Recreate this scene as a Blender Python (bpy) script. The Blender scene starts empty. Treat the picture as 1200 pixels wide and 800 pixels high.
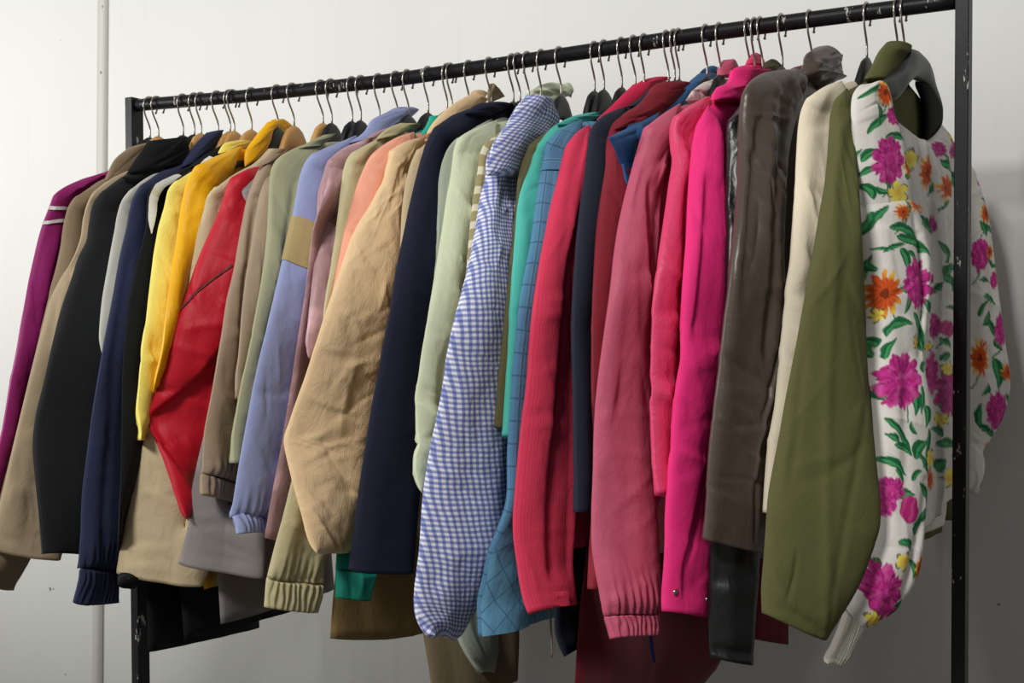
import bpy, math, random
import numpy as np
from mathutils import Vector
# ------------------------------------------------------------------ scene basics
S = bpy.context.scene
S.view_settings.view_transform = 'Standard'
S.view_settings.look = 'None'
S.view_settings.exposure = 0.0
COL = S.collection
F_PX, HOR = 1600.0, 420.0          # focal length in pixels, horizon row (1200x800 frame)
TH = math.radians(30.1)            # angle between the rail and the image plane
RAIL_Z, RAIL_L, RAIL_R = 1.60, 1.50, 0.0115
Z0 = 1.829
RV = np.array([math.cos(TH), math.sin(TH), 0.0])
FV = np.array([-math.sin(TH), math.cos(TH), 0.0])
CAM = np.array([0, 0, RAIL_Z - 0.479]) - RV*(0.3244*Z0) - FV*Z0
WALL_Y = 0.43

def pw(px, py, y):
    """photo pixel + distance from the rail -> point of the place"""
    px = np.asarray(px, float); py = np.asarray(py, float); y = np.asarray(y, float)
    a = (px-600)/F_PX; b = (HOR-py)/F_PX
    dx = FV[0]+a*RV[0]; dy = FV[1]+a*RV[1]
    t = (y-CAM[1])/dy
    return np.stack([CAM[0]+t*dx, CAM[1]+t*dy, CAM[2]+t*b+0*dy], -1)

def wp(p):
    d = np.asarray(p)-CAM
    z = d@FV
    return 600+F_PX*(d@RV)/z, HOR-F_PX*d[..., 2]/z

SAGQ = [0, .15, .25, .45, .62, .83, 1.0]
SAGV = [0, .0005, .002, .008, .0125, .008, 0]
def rail_z(x):
    return RAIL_Z - float(np.interp(-x/RAIL_L, SAGQ, SAGV))

# ------------------------------------------------------------------ noise
def pn(x, y, seed=0):
    x = np.asarray(x, float); y = np.asarray(y, float)
    xi = np.floor(x).astype(np.int64); yi = np.floor(y).astype(np.int64)
    xf = x-xi; yf = y-yi
    def g(ix, iy, fx, fy):
        h = (ix*374761393 + iy*668265263 + seed*974711) & 0x7fffffff
        h = ((h ^ (h >> 13))*1274126177) & 0x7fffffff
        a = (h % 4096)*(2*math.pi/4096)
        return np.cos(a)*fx+np.sin(a)*fy
    u = xf*xf*xf*(xf*(xf*6-15)+10); v = yf*yf*yf*(yf*(yf*6-15)+10)
    n0 = g(xi, yi, xf, yf)*(1-u)+g(xi+1, yi, xf-1, yf)*u
    n1 = g(xi, yi+1, xf, yf-1)*(1-u)+g(xi+1, yi+1, xf-1, yf-1)*u
    return (n0*(1-v)+n1*v)*1.4

def crm(pts, n):
    """Catmull-Rom resample of k-dim points to n samples uniform in chord length"""
    P = np.array(pts, float)
    if len(P) == 1: return np.repeat(P, n, 0)
    d = np.sqrt(((P[1:, :2]-P[:-1, :2])**2).sum(1))+1e-6
    c = np.concatenate([[0], np.cumsum(d)])
    M = np.zeros_like(P)
    for i in range(len(P)):
        if i == 0: M[i] = (P[1]-P[0])/d[0]
        elif i == len(P)-1: M[i] = (P[-1]-P[-2])/d[-1]
        else:
            a = (P[i]-P[i-1])/d[i-1]; b = (P[i+1]-P[i])/d[i]
            M[i] = (a*d[i]+b*d[i-1])/(d[i]+d[i-1])
            M[i] = np.where(a*b <= 0, M[i]*.35, M[i])
    t = np.linspace(0, c[-1], n)
    k = np.clip(np.searchsorted(c, t, side='right')-1, 0, len(P)-2)
    h = d[k][:, None]; u = ((t-c[k])/d[k])[:, None]
    return ((2*u**3-3*u**2+1)*P[k]+(u**3-2*u**2+u)*h*M[k]
            + (-2*u**3+3*u**2)*P[k+1]+(u**3-u**2)*h*M[k+1])

def poly(s):
    return [tuple(float(v) for v in q.split(',')) for q in s.split()]

# ------------------------------------------------------------------ objects
def link(o, parent=None):
    COL.objects.link(o)
    if parent is not None:
        o.parent = parent
        o.location = Vector(o.location)-Vector(parent.location)
    return o

def mesh_obj(name, V, Fc, mat, parent=None, uv=None, col=None, smooth=True, origin=None):
    me = bpy.data.meshes.new(name)
    V = np.asarray(V, float)
    o0 = np.array(parent.location if parent is not None and origin is None else (origin if origin is not None else (0, 0, 0)), float)
    V = V-o0
    Fc = np.asarray(Fc)
    if Fc.ndim == 2:
        nf, k = Fc.shape
        me.vertices.add(len(V)); me.vertices.foreach_set('co', V.ravel())
        me.loops.add(nf*k); me.loops.foreach_set('vertex_index', Fc.ravel().astype(np.int32))
        me.polygons.add(nf)
        me.polygons.foreach_set('loop_start', (np.arange(nf)*k).astype(np.int32))
        li = Fc.ravel()
    else:
        raise ValueError
    me.update(calc_edges=True)
    if smooth: me.polygons.foreach_set('use_smooth', np.ones(len(me.polygons), bool))
    if uv is not None:
        l = me.uv_layers.new(name='UVMap'); l.data.foreach_set('uv', np.asarray(uv, float)[li].ravel())
    if col is not None:
        ca = me.color_attributes.new('paint', 'FLOAT_COLOR', 'POINT')
        c4 = np.ones((len(V), 4)); c4[:, :3] = col
        ca.data.foreach_set('color', c4.ravel())
    me.materials.append(mat)
    o = bpy.data.objects.new(name, me)
    COL.objects.link(o)
    if parent is not None: o.parent = parent
    else: o.location = o0
    return o

def empty(name, loc, label, cat, group=None):
    o = bpy.data.objects.new(name, None); o.location = loc; o.empty_display_size = .02
    COL.objects.link(o); o['label'] = label; o['category'] = cat
    if group: o['group'] = group
    return o

def tube(pts, r, n=8, r_end=None):
    P = np.array(pts, float); m = len(P)
    T = np.gradient(P, axis=0); T /= np.linalg.norm(T, axis=1)[:, None]
    ref = np.array([1, 0, 0.]) if abs(T[0][0]) < .8 else np.array([0, 0, 1.])
    V = []
    for i in range(m):
        a = np.cross(T[i], ref); a /= np.linalg.norm(a); b = np.cross(T[i], a)
        rr = r if np.isscalar(r) else r[i]
        for k in range(n):
            q = 2*math.pi*k/n
            V.append(P[i]+rr*(math.cos(q)*a+math.sin(q)*b))
    Fc = []
    for i in range(m-1):
        for k in range(n):
            Fc.append((i*n+k, i*n+(k+1) % n, (i+1)*n+(k+1) % n, (i+1)*n+k))
    for base in (0, (m-1)*n):
        c = len(V); V.append(P[0] if base == 0 else P[-1])
        for k in range(0, n, 2):
            q = (c, base+k, base+(k+1) % n, base+(k+2) % n)
            Fc.append(q if base else q[::-1])
    return np.array(V), np.array(Fc)

def box(x0, x1, y0, y1, z0, z1):
    V = np.array([(x, y, z) for x in (x0, x1) for y in (y0, y1) for z in (z0, z1)], float)
    Fc = np.array([(0, 1, 3, 2), (4, 6, 7, 5), (0, 4, 5, 1), (2, 3, 7, 6), (0, 2, 6, 4), (1, 5, 7, 3)])
    return V, Fc

def join(parts):
    V = []; Fc = []; o = 0
    for v, f in parts:
        V.append(v); Fc.append(np.asarray(f)+o); o += len(v)
    return np.concatenate(V), np.concatenate(Fc)

# ------------------------------------------------------------------ cloth surfaces
def grid_normals(P):
    du = np.gradient(P, axis=1); dv = np.gradient(P, axis=0)
    N = np.cross(dv, du); l = np.linalg.norm(N, axis=2)[..., None]
    N = N/np.maximum(l, 1e-9)
    d = P-CAM
    sg = np.sign(-(N*d).sum(2).mean())
    return N*sg

def metric_uv(P):
    du = np.linalg.norm(np.diff(P, axis=1), axis=2).mean(0); dv = np.linalg.norm(np.diff(P, axis=0), axis=2).mean(1)
    u = np.concatenate([[0], np.cumsum(du)]); v = np.concatenate([[0], np.cumsum(dv)])
    return np.meshgrid(u-u[-1]/2, v)

def fold_field(U, V, o, seed):
    """long folds plus crinkles, in metres"""
    A, B, C = o.get('A', .004), o.get('B', .0012), o.get('C', 0.0)
    a = o.get('dir', .5)
    d = A*pn(U/.045+seed, V/.33+seed*.7+pn(U/.08, V/.12, seed+3)*.6, seed)
    d = d+A*.2*pn(U/.022, V/.16+7, seed+1)
    rnd = random.Random(seed*7+1)
    area_ = (U.max()-U.min())*(V.max()-V.min())
    def creases(n, amp, angs, l0, l1, w0, w1):
        e = np.zeros_like(d)
        for _ in range(n):
            cu = rnd.uniform(U.min(), U.max()); cv = rnd.uniform(V.min(), V.max())
            an = rnd.choice(angs)+rnd.gauss(0, .22); L = rnd.uniform(l0, l1); w = rnd.uniform(w0, w1)
            ca, sa = math.cos(an), math.sin(an)
            p = (U-cu)*ca+(V-cv)*sa; q = -(U-cu)*sa+(V-cv)*ca+.12*p*p/L*rnd.uniform(-2, 2)
            win = np.clip(1-(2*p/L)**2, 0, 1)
            k = rnd.random()
            if k < .55: f = np.exp(-np.abs(q)/w)                       # sharp pinch
            else: f = .8*np.tanh(q/w)*np.exp(-np.abs(q)/(w*5))         # soft terrace
            e += amp*rnd.uniform(.4, 1.2)*rnd.choice((1, 1, -1))*f*win
        return e
    if B:
        d = d+creases(int(area_*520)+3, B*2.3, (a, -a*.8, a*.35, 1.35), .04, .13, .0022, .006)
        d = d+B*.25*pn(U/.016, V/.022, seed+31)
    if C:
        d = d+creases(int(area_*1500), C*2.2, (.15, -.35, .7, 1.2, -.8), .03, .10, .002, .005)
    return d

def surf(P, T, o=None, seed=0, disp=None, bottom='open', top_round=.12, edge=2.4):
    """puffed cloth sheet round the centre grid P -> verts, faces, uv, front grid"""
    o = o or {}
    nr, nc = P.shape[:2]
    N = grid_normals(P)
    s = np.linspace(-1, 1, nc)[None, :]; t = np.linspace(0, 1, nr)[:, None]
    prof = (1-np.abs(s)**edge)**.6
    tr = np.clip(t/max(top_round, 1e-6), 0, 1); tr = np.sqrt(1-(1-tr)**2)
    if bottom == 'round':
        br = np.clip((1-t)/.1, 0, 1); tr = tr*np.sqrt(1-(1-br)**2)
    U, W = metric_uv(P)
    width = np.linalg.norm(P[:, -1]-P[:, 0], axis=1)[:, None]
    h = np.minimum(T, .32*width+.001)*prof*tr
    f = fold_field(U, W, o, seed)
    if disp is not None: f = f+disp
    f = f*np.clip(prof*1.4, .25, 1)*np.clip(t*14, .1, 1)
    Fg = P+N*(h+f)[..., None]
    Bg = P+N*(-h+f*.7-.0006)[..., None]
    V = np.concatenate([Fg.reshape(-1, 3), Bg.reshape(-1, 3)])
    n = nr*nc
    i, j = np.meshgrid(np.arange(nr-1), np.arange(nc-1), indexing='ij')
    a = (i*nc+j).ravel(); b = a+1; c = a+nc+1; d = a+nc
    Ff = np.stack([a, b, c, d], 1); Fb = np.stack([a, d, c, b], 1)+n
    ii = np.arange(nr-1)*nc
    e1 = np.stack([ii, ii+nc, ii+nc+n, ii+n], 1)
    jj = ii+nc-1
    e2 = np.stack([jj, jj+n, jj+nc+n, jj+nc], 1)
    k = np.arange(nc-1)
    tp = np.stack([k, k+n, k+1+n, k+1], 1)
    kb = (nr-1)*nc+k
    bt = np.stack([kb, kb+1, kb+1+n, kb+n], 1)
    Fc = np.concatenate([Ff, Fb, e1, e2, tp, bt])
    uv = np.stack([U.ravel(), W.ravel()], 1)
    return V, Fc, np.concatenate([uv, uv]), Fg, N, (U, W)

# occupancy of the space in front of the bodies: keeps hanging sleeves behind one another
BX0, BY0, BS = -160, -40, 3
BUF = {k: np.full((330, 480), -9.0) for k in ('sleeve', 'body')}
def buf_idx(px, py):
    return (np.clip(((py-BY0)/BS).astype(int), 0, 329), np.clip(((px-BX0)/BS).astype(int), 0, 479))

def relax(PX, PY, Y, layer, gap):
    b = BUF[layer]
    i, j = buf_idx(PX, PY)
    d = np.maximum(0, b[i, j]+gap-Y)
    for _ in range(14):
        m = d.copy()
        m[1:-1] = (d[:-2]+2*d[1:-1]+d[2:])/4
        m[:, 1:-1] = (m[:, :-2]+2*m[:, 1:-1]+m[:, 2:])/4
        d = np.maximum(d*.0+m, np.maximum(0, b[i, j]+gap*.7-Y))
    return Y+d

def stamp(PX, PY, Y, layer):
    # dense bilinear samples
    nr, nc = PX.shape
    r = np.linspace(0, nr-1, nr*3); c = np.linspace(0, nc-1, nc*3)
    r0 = np.clip(r.astype(int), 0, nr-2); c0 = np.clip(c.astype(int), 0, nc-2)
    fr = (r-r0)[:, None]; fc = (c-c0)[None]
    def bl(A):
        return (A[r0][:, c0]*(1-fr)*(1-fc)+A[r0+1][:, c0]*fr*(1-fc)+A[r0][:, c0+1]*(1-fr)*fc+A[r0+1][:, c0+1]*fr*fc)
    i, j = buf_idx(bl(PX), bl(PY))
    np.maximum.at(BUF[layer], (i, j), bl(Y))

def px_sheet(Lp, Rp, nr, nc, layer=None, gap=.014):
    """Lp,Rp: lists of (px,py,y)"""
    L = crm(Lp, nr); R = crm(Rp, nr)
    s = np.linspace(0, 1, nc)[None, :, None]
    G = L[:, None, :]*(1-s)+R[:, None, :]*s
    PX, PY, Y = G[..., 0], G[..., 1], G[..., 2]
    if layer:
        Y = relax(PX, PY, Y, layer, gap)
        stamp(PX, PY, Y, layer)
    return pw(PX, PY, Y), PX, PY, Y

def line_field(PX, PY, lines):
    """creases: (polyline, kind, amp, width) -> displacement"""
    D = np.zeros_like(PX)
    for pts, kind, amp, w in lines:
        p = poly(pts) if isinstance(pts, str) else pts
        best = np.full(PX.shape, 1e9); sgn = np.zeros_like(PX); tt = np.zeros_like(PX)
        L = len(p)-1
        seg = [math.hypot(p[k+1][0]-p[k][0], p[k+1][1]-p[k][1]) for k in range(L)]; tot = sum(seg)
        for k in range(L):
            ax, ay = p[k][:2]; bx_, by_ = p[k+1][:2]
            vx, vy = bx_-ax, by_-ay
            u = np.clip(((PX-ax)*vx+(PY-ay)*vy)/(vx*vx+vy*vy), 0, 1)
            qx = PX-ax-u*vx; qy = PY-ay-u*vy
            d = np.hypot(qx, qy)
            m = d < best
            best = np.where(m, d, best)
            sgn = np.where(m, np.sign(vx*qy-vy*qx), sgn)
            tt = np.where(m, sum(seg[:k])+u*seg[k], tt)
        sd = best*sgn
        e = np.clip(np.minimum(tt, tot-tt)/min(28, tot*.25), 0, 1); endf = e*e*(3-2*e)
        if kind == 'groove': D += -amp*np.exp(-(best/w)**2)*(.4+.6*endf)
        elif kind == 'ridge': D += amp*np.exp(-(best/w)**2)
        elif kind == 'step':   # side to the right of travel direction sinks
            D += -amp*(.5+.5*np.tanh(-sd/w))*np.exp(-np.maximum(0, best-w*8)/(w*20))*endf
    return D

# ------------------------------------------------------------------ materials
def lin(c):
    c = np.array(c, float)/255
    return tuple(np.where(c <= .04045, c/12.92, ((c+.055)/1.055)**2.4))

class NT:
    def __init__(s, name):
        s.m = bpy.data.materials.new(name); s.m.use_nodes = True
        s.t = s.m.node_tree; s.n = s.t.nodes; s.l = s.t.links
        s.b = s.n['Principled BSDF']
    def new(s, typ, **kw):
        n = s.n.new(typ)
        for k, v in kw.items():
            if k.startswith('i_'):
                key = k[2:].replace('_', ' ')
                n.inputs[key].default_value = v
            else: setattr(n, k, v)
        return n
    def math(s, op, a, b=None, clamp=False):
        n = s.n.new('ShaderNodeMath'); n.operation = op; n.use_clamp = clamp
        for k, v in enumerate((a, b)):
            if v is None: continue
            if isinstance(v, (int, float)): n.inputs[k].default_value = v
            else: s.l.new(v, n.inputs[k])
        return n.outputs[0]
    def mix(s, fac, a, b):
        n = s.n.new('ShaderNodeMix'); n.data_type = 'RGBA'
        for sock, v in ((n.inputs[0], fac), (n.inputs[6], a), (n.inputs[7], b)):
            if isinstance(v, (int, float)): sock.default_value = v
            elif isinstance(v, tuple): sock.default_value = (*v[:3], 1)
            else: s.l.new(v, sock)
        return n.outputs[2]
    def uv(s, scale=(1, 1, 1), rot=0.0):
        c = s.new('ShaderNodeTexCoord'); m = s.new('ShaderNodeMapping')
        m.inputs['Scale'].default_value = scale; m.inputs['Rotation'].default_value = (0, 0, rot)
        s.l.new(c.outputs['UV'], m.inputs['Vector']); return m.outputs[0]
    def noise(s, vec, scale, detail=3, rough=.5, dist=0):
        n = s.new('ShaderNodeTexNoise'); n.inputs['Scale'].default_value = scale
        n.inputs['Detail'].default_value = detail; n.inputs['Roughness'].default_value = rough
        n.inputs['Distortion'].default_value = dist
        s.l.new(vec, n.inputs['Vector']); return n.outputs[0]
    def bump(s, h, strength, dist, nrm=None):
        n = s.new('ShaderNodeBump'); n.inputs['Strength'].default_value = strength; n.inputs['Distance'].default_value = dist
        s.l.new(h, n.inputs['Height'])
        if nrm is not None: s.l.new(nrm, n.inputs['Normal'])
        return n.outputs[0]

MATS = {}
def fabric(name, rgb, rough=.85, wr=.35, weave=.15, sheen=.0, spec=.3, var=.10, pattern=None, crk=0.0):
    if name in MATS: return MATS[name]
    k = NT(name)
    c = lin(rgb)
    v = k.uv()
    n1 = k.noise(k.uv((1, .35, 1)), 14, 4, .6)
    dark = tuple(x*(1-var*2.2) for x in c); lite = tuple(min(1, x*(1+var)) for x in c)
    col = k.mix(n1, dark, lite)
    if pattern: col = pattern(k, col, c)
    k.l.new(col, k.b.inputs['Base Color'])
    k.b.inputs['Roughness'].default_value = rough if 'leather' in name else min(.95, rough+(.05 if 'nylon' in name or 'satin' in name else .12))
    k.b.inputs['Specular IOR Level'].default_value = spec
    if sheen:
        k.b.inputs['Sheen Weight'].default_value = sheen
        k.b.inputs['Sheen Roughness'].default_value = .5
    h1 = k.noise(k.uv((1, .45, 1), .35), 60, 4, .6, .6)
    nr = k.bump(h1, wr*.55, .008)
    if crk:
        vo = k.new('ShaderNodeTexNoise'); vo.inputs['Scale'].default_value = 26; vo.inputs['Detail'].default_value = 2
        vo.inputs['Distortion'].default_value = 1.2; vo.noise_type = 'RIDGED_MULTIFRACTAL'
        k.l.new(k.uv((1, .6, 1), .6), vo.inputs['Vector'])
        nr = k.bump(vo.outputs[0], crk, .003, nr)
    if weave:
        w1 = k.new('ShaderNodeTexWave'); w1.inputs['Scale'].default_value = 160; k.l.new(v, w1.inputs['Vector'])
        w2 = k.new('ShaderNodeTexWave'); w2.bands_direction = 'Y'; w2.inputs['Scale'].default_value = 160; k.l.new(v, w2.inputs['Vector'])
        nr = k.bump(k.math('ADD', w1.outputs[0], w2.outputs[0]), weave, .0012, nr)
    k.l.new(nr, k.b.inputs['Normal'])
    MATS[name] = k.m
    return k.m

def plain(name, rgb, rough=.5, metal=0., spec=.5):
    if name in MATS: return MATS[name]
    k = NT(name); k.b.inputs['Base Color'].default_value = (*lin(rgb), 1)
    k.b.inputs['Roughness'].default_value = rough; k.b.inputs['Metallic'].default_value = metal
    k.b.inputs['Specular IOR Level'].default_value = spec
    n = k.noise(k.uv(), 40, 3)
    MATS[name] = k.m
    return k.m
# ------------------------------------------------------------------ garments
from mathutils import kdtree

def sst(a): a = np.clip(a, 0, 1); return a*a*(3-2*a)

HANG = []      # what each hanger needs
YT = -.21

def rib_disp(nr, nc, k, amp, seed):
    s = np.linspace(0, 1, nc)[None, :]; t = np.linspace(0, 1, nr)[:, None]
    return amp*np.sin(2*math.pi*k*(s+.06*pn(s*5+seed, t*1.3, seed)))*np.sin(math.pi*np.clip(t*.9+.08, 0, 1))**.5

class Sheet:
    pass

def patch(parent, name, mat, sh, A, B, off=.0016, na=40, nb=6, label=None):
    """thin piece of cloth lying on the front of a sheet between polylines A and B (photo pixels)"""
    kd = kdtree.KDTree(sh.PX.size)
    flat = np.stack([sh.PX.ravel(), sh.PY.ravel()], 1)
    for i, (a, b) in enumerate(flat): kd.insert((a, b, 0), i)
    kd.balance()
    A = crm(poly(A), na); B = crm(poly(B), na)
    s = np.linspace(0, 1, nb)[None, :, None]
    G = A[:, None]*(1-s)+B[:, None]*s
    Fr = sh.F.reshape(-1, 3); N = sh.N.reshape(-1, 3)
    Q = np.zeros(G.shape[:2]+(3,)); 
    for i in range(na):
        for j in range(nb):
            ix = kd.find((G[i, j, 0], G[i, j, 1], 0))[1]
            r0, c0 = divmod(ix, sh.PX.shape[1])
            r0 = min(max(r0, 1), sh.PX.shape[0]-2); c0 = min(max(c0, 1), sh.PX.shape[1]-2)
            J = np.array([[sh.PX[r0+1, c0]-sh.PX[r0-1, c0], sh.PX[r0, c0+1]-sh.PX[r0, c0-1]],
                          [sh.PY[r0+1, c0]-sh.PY[r0-1, c0], sh.PY[r0, c0+1]-sh.PY[r0, c0-1]]])/2
            e = np.array([G[i, j, 0]-sh.PX[r0, c0], G[i, j, 1]-sh.PY[r0, c0]])
            try: ab = np.clip(np.linalg.solve(J, e), -2, 2)
            except Exception: ab = (0, 0)
            dr = (sh.F[r0+1, c0]-sh.F[r0-1, c0])/2; dc = (sh.F[r0, c0+1]-sh.F[r0, c0-1])/2
            Q[i, j] = sh.F[r0, c0]+ab[0]*dr+ab[1]*dc+off*sh.N[r0, c0]
    U, W = metric_uv(Q)
    n = na*nb
    V = Q.reshape(-1, 3)
    i, j = np.meshgrid(np.arange(na-1), np.arange(nb-1), indexing='ij')
    a = (i*nb+j).ravel()
    Fc = np.stack([a, a+1, a+nb+1, a+nb], 1)
    o = mesh_obj(name, V, Fc, mat, parent, uv=np.stack([U.ravel(), W.ravel()], 1))
    if label: o['label'] = label
    return o

def make_sheet_obj(name, parent, mat, Lp, Rp, T, o, seed, nr, nc, layer='sleeve', lines=None, bottom='open',
                   top_round=.1, cuff=None, gap=.014, paint=None, edge=2.4, cuff_mat=None, gather=.0028, cuff_name='cuff', ribs=13):
    P, PX, PY, Y = px_sheet(Lp, Rp, nr, nc, layer, gap)
    st = Sheet(); st.PX, st.PY = PX, PY
    D = line_field(PX, PY, lines or [])
    s = np.linspace(0, 1, nc)[None, :]; t = np.linspace(0, 1, nr)[:, None]
    if cuff:
        D = D+gather*np.sin(2*math.pi*ribs*.8*(s+.05*pn(s*6, t*4, seed)))*np.exp(-((1-cuff-t)/.045)**2)*(t < 1-cuff+.02)
        D = D+.004*np.exp(-((1-cuff-.05-t)/.05)**2)-.006*np.exp(-((1-cuff-t)/.012)**2)
        kc = int(round((nr-1)*(1-cuff)))
    def emit(nm, r0, r1, m, par, Dx, Tm, tr, oo):
        Pp = P[r0:r1]
        V, Fc, uv, Fg, N, (U, W) = surf(Pp, Tm, oo, seed, Dx, bottom if r1 == nr else 'open', tr, edge)
        col = None
        if paint:
            c = paint(PX[r0:r1], PY[r0:r1]).reshape(-1, 3); col = np.concatenate([c, c])
        return mesh_obj(nm, V, Fc, m, par, uv=uv, col=col), Fg, N
    if cuff:
        ob, Fg, N = emit(name, 0, kc+1, mat, parent, D[:kc+1], T, top_round, o)
        n2 = nr-kc
        mult = max(1, int(14/n2))
        oc = dict(o); oc['A'] = .001; oc['B'] = .0004; oc['C'] = 0
        # finer rows for the cuff
        idx = np.linspace(kc, nr-1, 14); i0 = np.clip(idx.astype(int), 0, nr-2); fr = (idx-i0)[:, None, None]
        Pc = P[i0]*(1-fr)+P[i0+1]*fr
        if nc < 70:
            jx = np.linspace(0, nc-1, 70); j0 = np.clip(jx.astype(int), 0, nc-2); fj = (jx-j0)[None, :, None]
            Pc = Pc[:, j0]*(1-fj)+Pc[:, j0+1]*fj
        V, Fc, uv, Fg2, N2, _ = surf(Pc, T*.85, oc, seed+1, rib_disp(14, Pc.shape[1], ribs, .0019, seed), bottom, .02, 3.5)
        mesh_obj(cuff_name, V, Fc, cuff_mat or mat, ob, uv=uv, origin=parent.location)
        st.F, st.N = Fg, N; st.PX, st.PY = PX[:kc+1], PY[:kc+1]
    else:
        ob, Fg, N = emit(name, 0, nr, mat, parent, D, T, top_round, o)
        st.F, st.N = Fg, N
    st.obj = ob
    return st

def build(g):
    """one garment: Empty at its hook point > body, sleeve (near), sleeve (far), collar, cuffs"""
    hx = g['hook']+6
    loc = pw(hx, HOR, 0.0); xi = loc[0]
    zr = rail_z(xi)
    root = empty(g['name'], (xi, 0, zr-.075), g['label'], g['cat'])
    mat = g['mat']; seed = g['seed']; o = g.get('o', {})
    sh = poly(g['sh']); tip = sh[-1]
    k = YT/(tip[0]-hx) if tip[0] < hx-5 else .004
    def yy(px): return float(np.clip(-(hx-px)*abs(k), YT, .12))
    shp = [(p[0], p[1], yy(p[0])) for p in sh]
    shs = crm(shp, 30)
    # ---- near sleeve
    L = poly(g['L']); R = poly(g['R'])
    yLb, yRb = g.get('y', (-.31, -.215))
    c0 = int(30*g.get('cap', .3))
    start = shs[c0]
    py0 = tip[1]
    Lp = [tuple(q) for q in shs[c0::6]]
    if Lp[-1][:2] != tip: Lp.append((tip[0], tip[1], YT))
    Lp += [(x, y, -.213+(yLb+.213)*float(sst((y-py0)/220))) for x, y in L]
    Rp = [(start[0]+1.5, start[1]+1, start[2]+.004)]
    for x, y in R:
        Rp.append((x, y, max(-.19, start[2]-.04)+(yRb-max(-.19, start[2]-.04))*float(sst((y-py0)/180))))
    nr = g.get('nr', 120); nc = g.get('nc', 34)
    st = make_sheet_obj('sleeve', root, mat, Lp, Rp, g.get('T', .015), o, seed, nr, nc, 'sleeve', g.get('lines'),
                        g.get('bottom', 'open'), .08, g.get('cuff'), g.get('gap', .014), g.get('paint'),
                        g.get('edge', 2.4), g.get('cuff_mat'), g.get('gather', .0028), g.get('cuff_name', 'cuff'), g.get('ribs', 13))
    # ---- body
    pts = [q for q in shs if q[2] < -.022]
    if len(pts) < 2: pts = list(shs[-8:])
    top = np.array([pw(q[0], q[1], max(q[2], YT)*.95) for q in pts])      # neck -> tip
    top = top-np.array([0, 0, .004])
    near = top[::-1]
    far = top.copy(); far[:, 1] *= -1; far[:, 0] = xi-(far[:, 0]-xi)*g.get('yaw', .6)
    mid = np.array([[xi, 0, min(near[-1][2], far[0][2])-.012]])
    Tc = crm3(np.concatenate([near, mid, far]), 33)
    A, Bq = Tc[0], Tc[-1]
    hem = g.get('hem', .74)
    bodyL = g.get('BL'); bodyR = g.get('BR')
    if bodyL:
        Lw = np.concatenate([[A], np.array([pw(x, y, g.get('by', (-.19, .19))[0]) for x, y in poly(bodyL)])])
    else:
        zb = zr-hem
        Lw = np.array([A, [A[0], A[1], (A[2]+zb)/2], [A[0], A[1], zb]])
    if bodyR:
        Rw = np.concatenate([[Bq], np.array([pw(x, y, g.get('by', (-.19, .19))[1]) for x, y in poly(bodyR)])])
    else:
        zb = Lw[-1][2]
        Rw = np.array([Bq, [Bq[0], Bq[1], (Bq[2]+zb)/2], [Bq[0], Bq[1], zb]])
    nb = g.get('bnr', 46); m = 33
    Lc = crm3(Lw, nb); Rc = crm3(Rw, nb)
    s = np.linspace(0, 1, m)[None, :, None]; t = np.linspace(0, 1, nb)[:, None, None]
    Bot = Lc[-1]*(1-s[0])+Rc[-1]*s[0]
    if g.get('dip'): Bot[:, 2] -= g['dip']*np.sin(np.linspace(0, math.pi, m))
    P = (1-t)*Tc[None]+t*Bot[None]+(1-s)*Lc[:, None]+s*Rc[:, None]-((1-s)*(1-t)*A+s*(1-t)*Bq+(1-s)*t*Lc[-1]+s*t*Rc[-1])
    V, Fc, uv, Fg, N, _ = surf(P, g.get('BT', .011), dict(A=.003, B=.0006), seed+40, None, 'open', .02, 3)
    bm = g.get('bmat', mat)
    b = mesh_obj('body', V, Fc, bm, root, uv=uv)
    bs = Sheet(); bs.F, bs.N = Fg, N; bs.PX, bs.PY = wp(Fg)
    g['_b'] = bs; g['_s'] = st
    # ---- far sleeve
    if not g.get('nofar'):
        tz = Bq[2]; ln = g.get('fl', .52)
        q = np.linspace(0, 1, 24)
        cx = Bq[0]+0*q
        Lw = np.stack([cx, Bq[1]-.012+.02*q, tz-.004-ln*q], 1)
        Rw = np.stack([cx, Bq[1]+.014+.085*sst(q*2.2), tz-.01-ln*q], 1)
        s2 = np.linspace(0, 1, 12)[None, :, None]
        P2 = Lw[:, None]*(1-s2)+Rw[:, None]*s2
        V, Fc, uv, *_ = surf(P2, .012, dict(A=.003, B=.0005), seed+60, None, 'open', .05)
        mesh_obj('sleeve', V, Fc, mat, root, uv=uv)
    # ---- collars, hoods
    for cdef in g.get('C', []):
        cl, cr = poly(cdef[0]), poly(cdef[1])
        T = cdef[2] if len(cdef) > 2 else .010
        nm = cdef[3] if len(cdef) > 3 else 'collar'
        cm = cdef[4] if len(cdef) > 4 and cdef[4] else mat
        dy = cdef[5] if len(cdef) > 5 else -.012
        oo = cdef[6] if len(cdef) > 6 else dict(A=.002, B=.0008)
        ln = cdef[7] if len(cdef) > 7 else None
        Lq = [(x, y, yy(x)+dy) for x, y in cl]; Rq = [(x, y, yy(x)+dy) for x, y in cr]
        c = make_sheet_obj(nm, root, cm, Lq, Rq, T, oo, seed+80, 40, 30, None, ln, 'open', .12, paint=g.get('paint'))
        g.setdefault('_c', []).append(c)
    for f in g.get('post', []): f(g, root)
    HANG.append((g, xi, zr, Tc))
    return root

def crm3(P, n):
    P = np.asarray(P, float)
    d = np.linalg.norm(np.diff(P, axis=0), axis=1)+1e-9
    c = np.concatenate([[0], np.cumsum(d)])
    t = np.linspace(0, c[-1], n)
    lin_ = np.stack([np.interp(t, c, P[:, i]) for i in range(3)], 1)
    for _ in range(2):
        lin_[1:-1] = (lin_[:-2]+2*lin_[1:-1]+lin_[2:])/4
    return lin_
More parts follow.
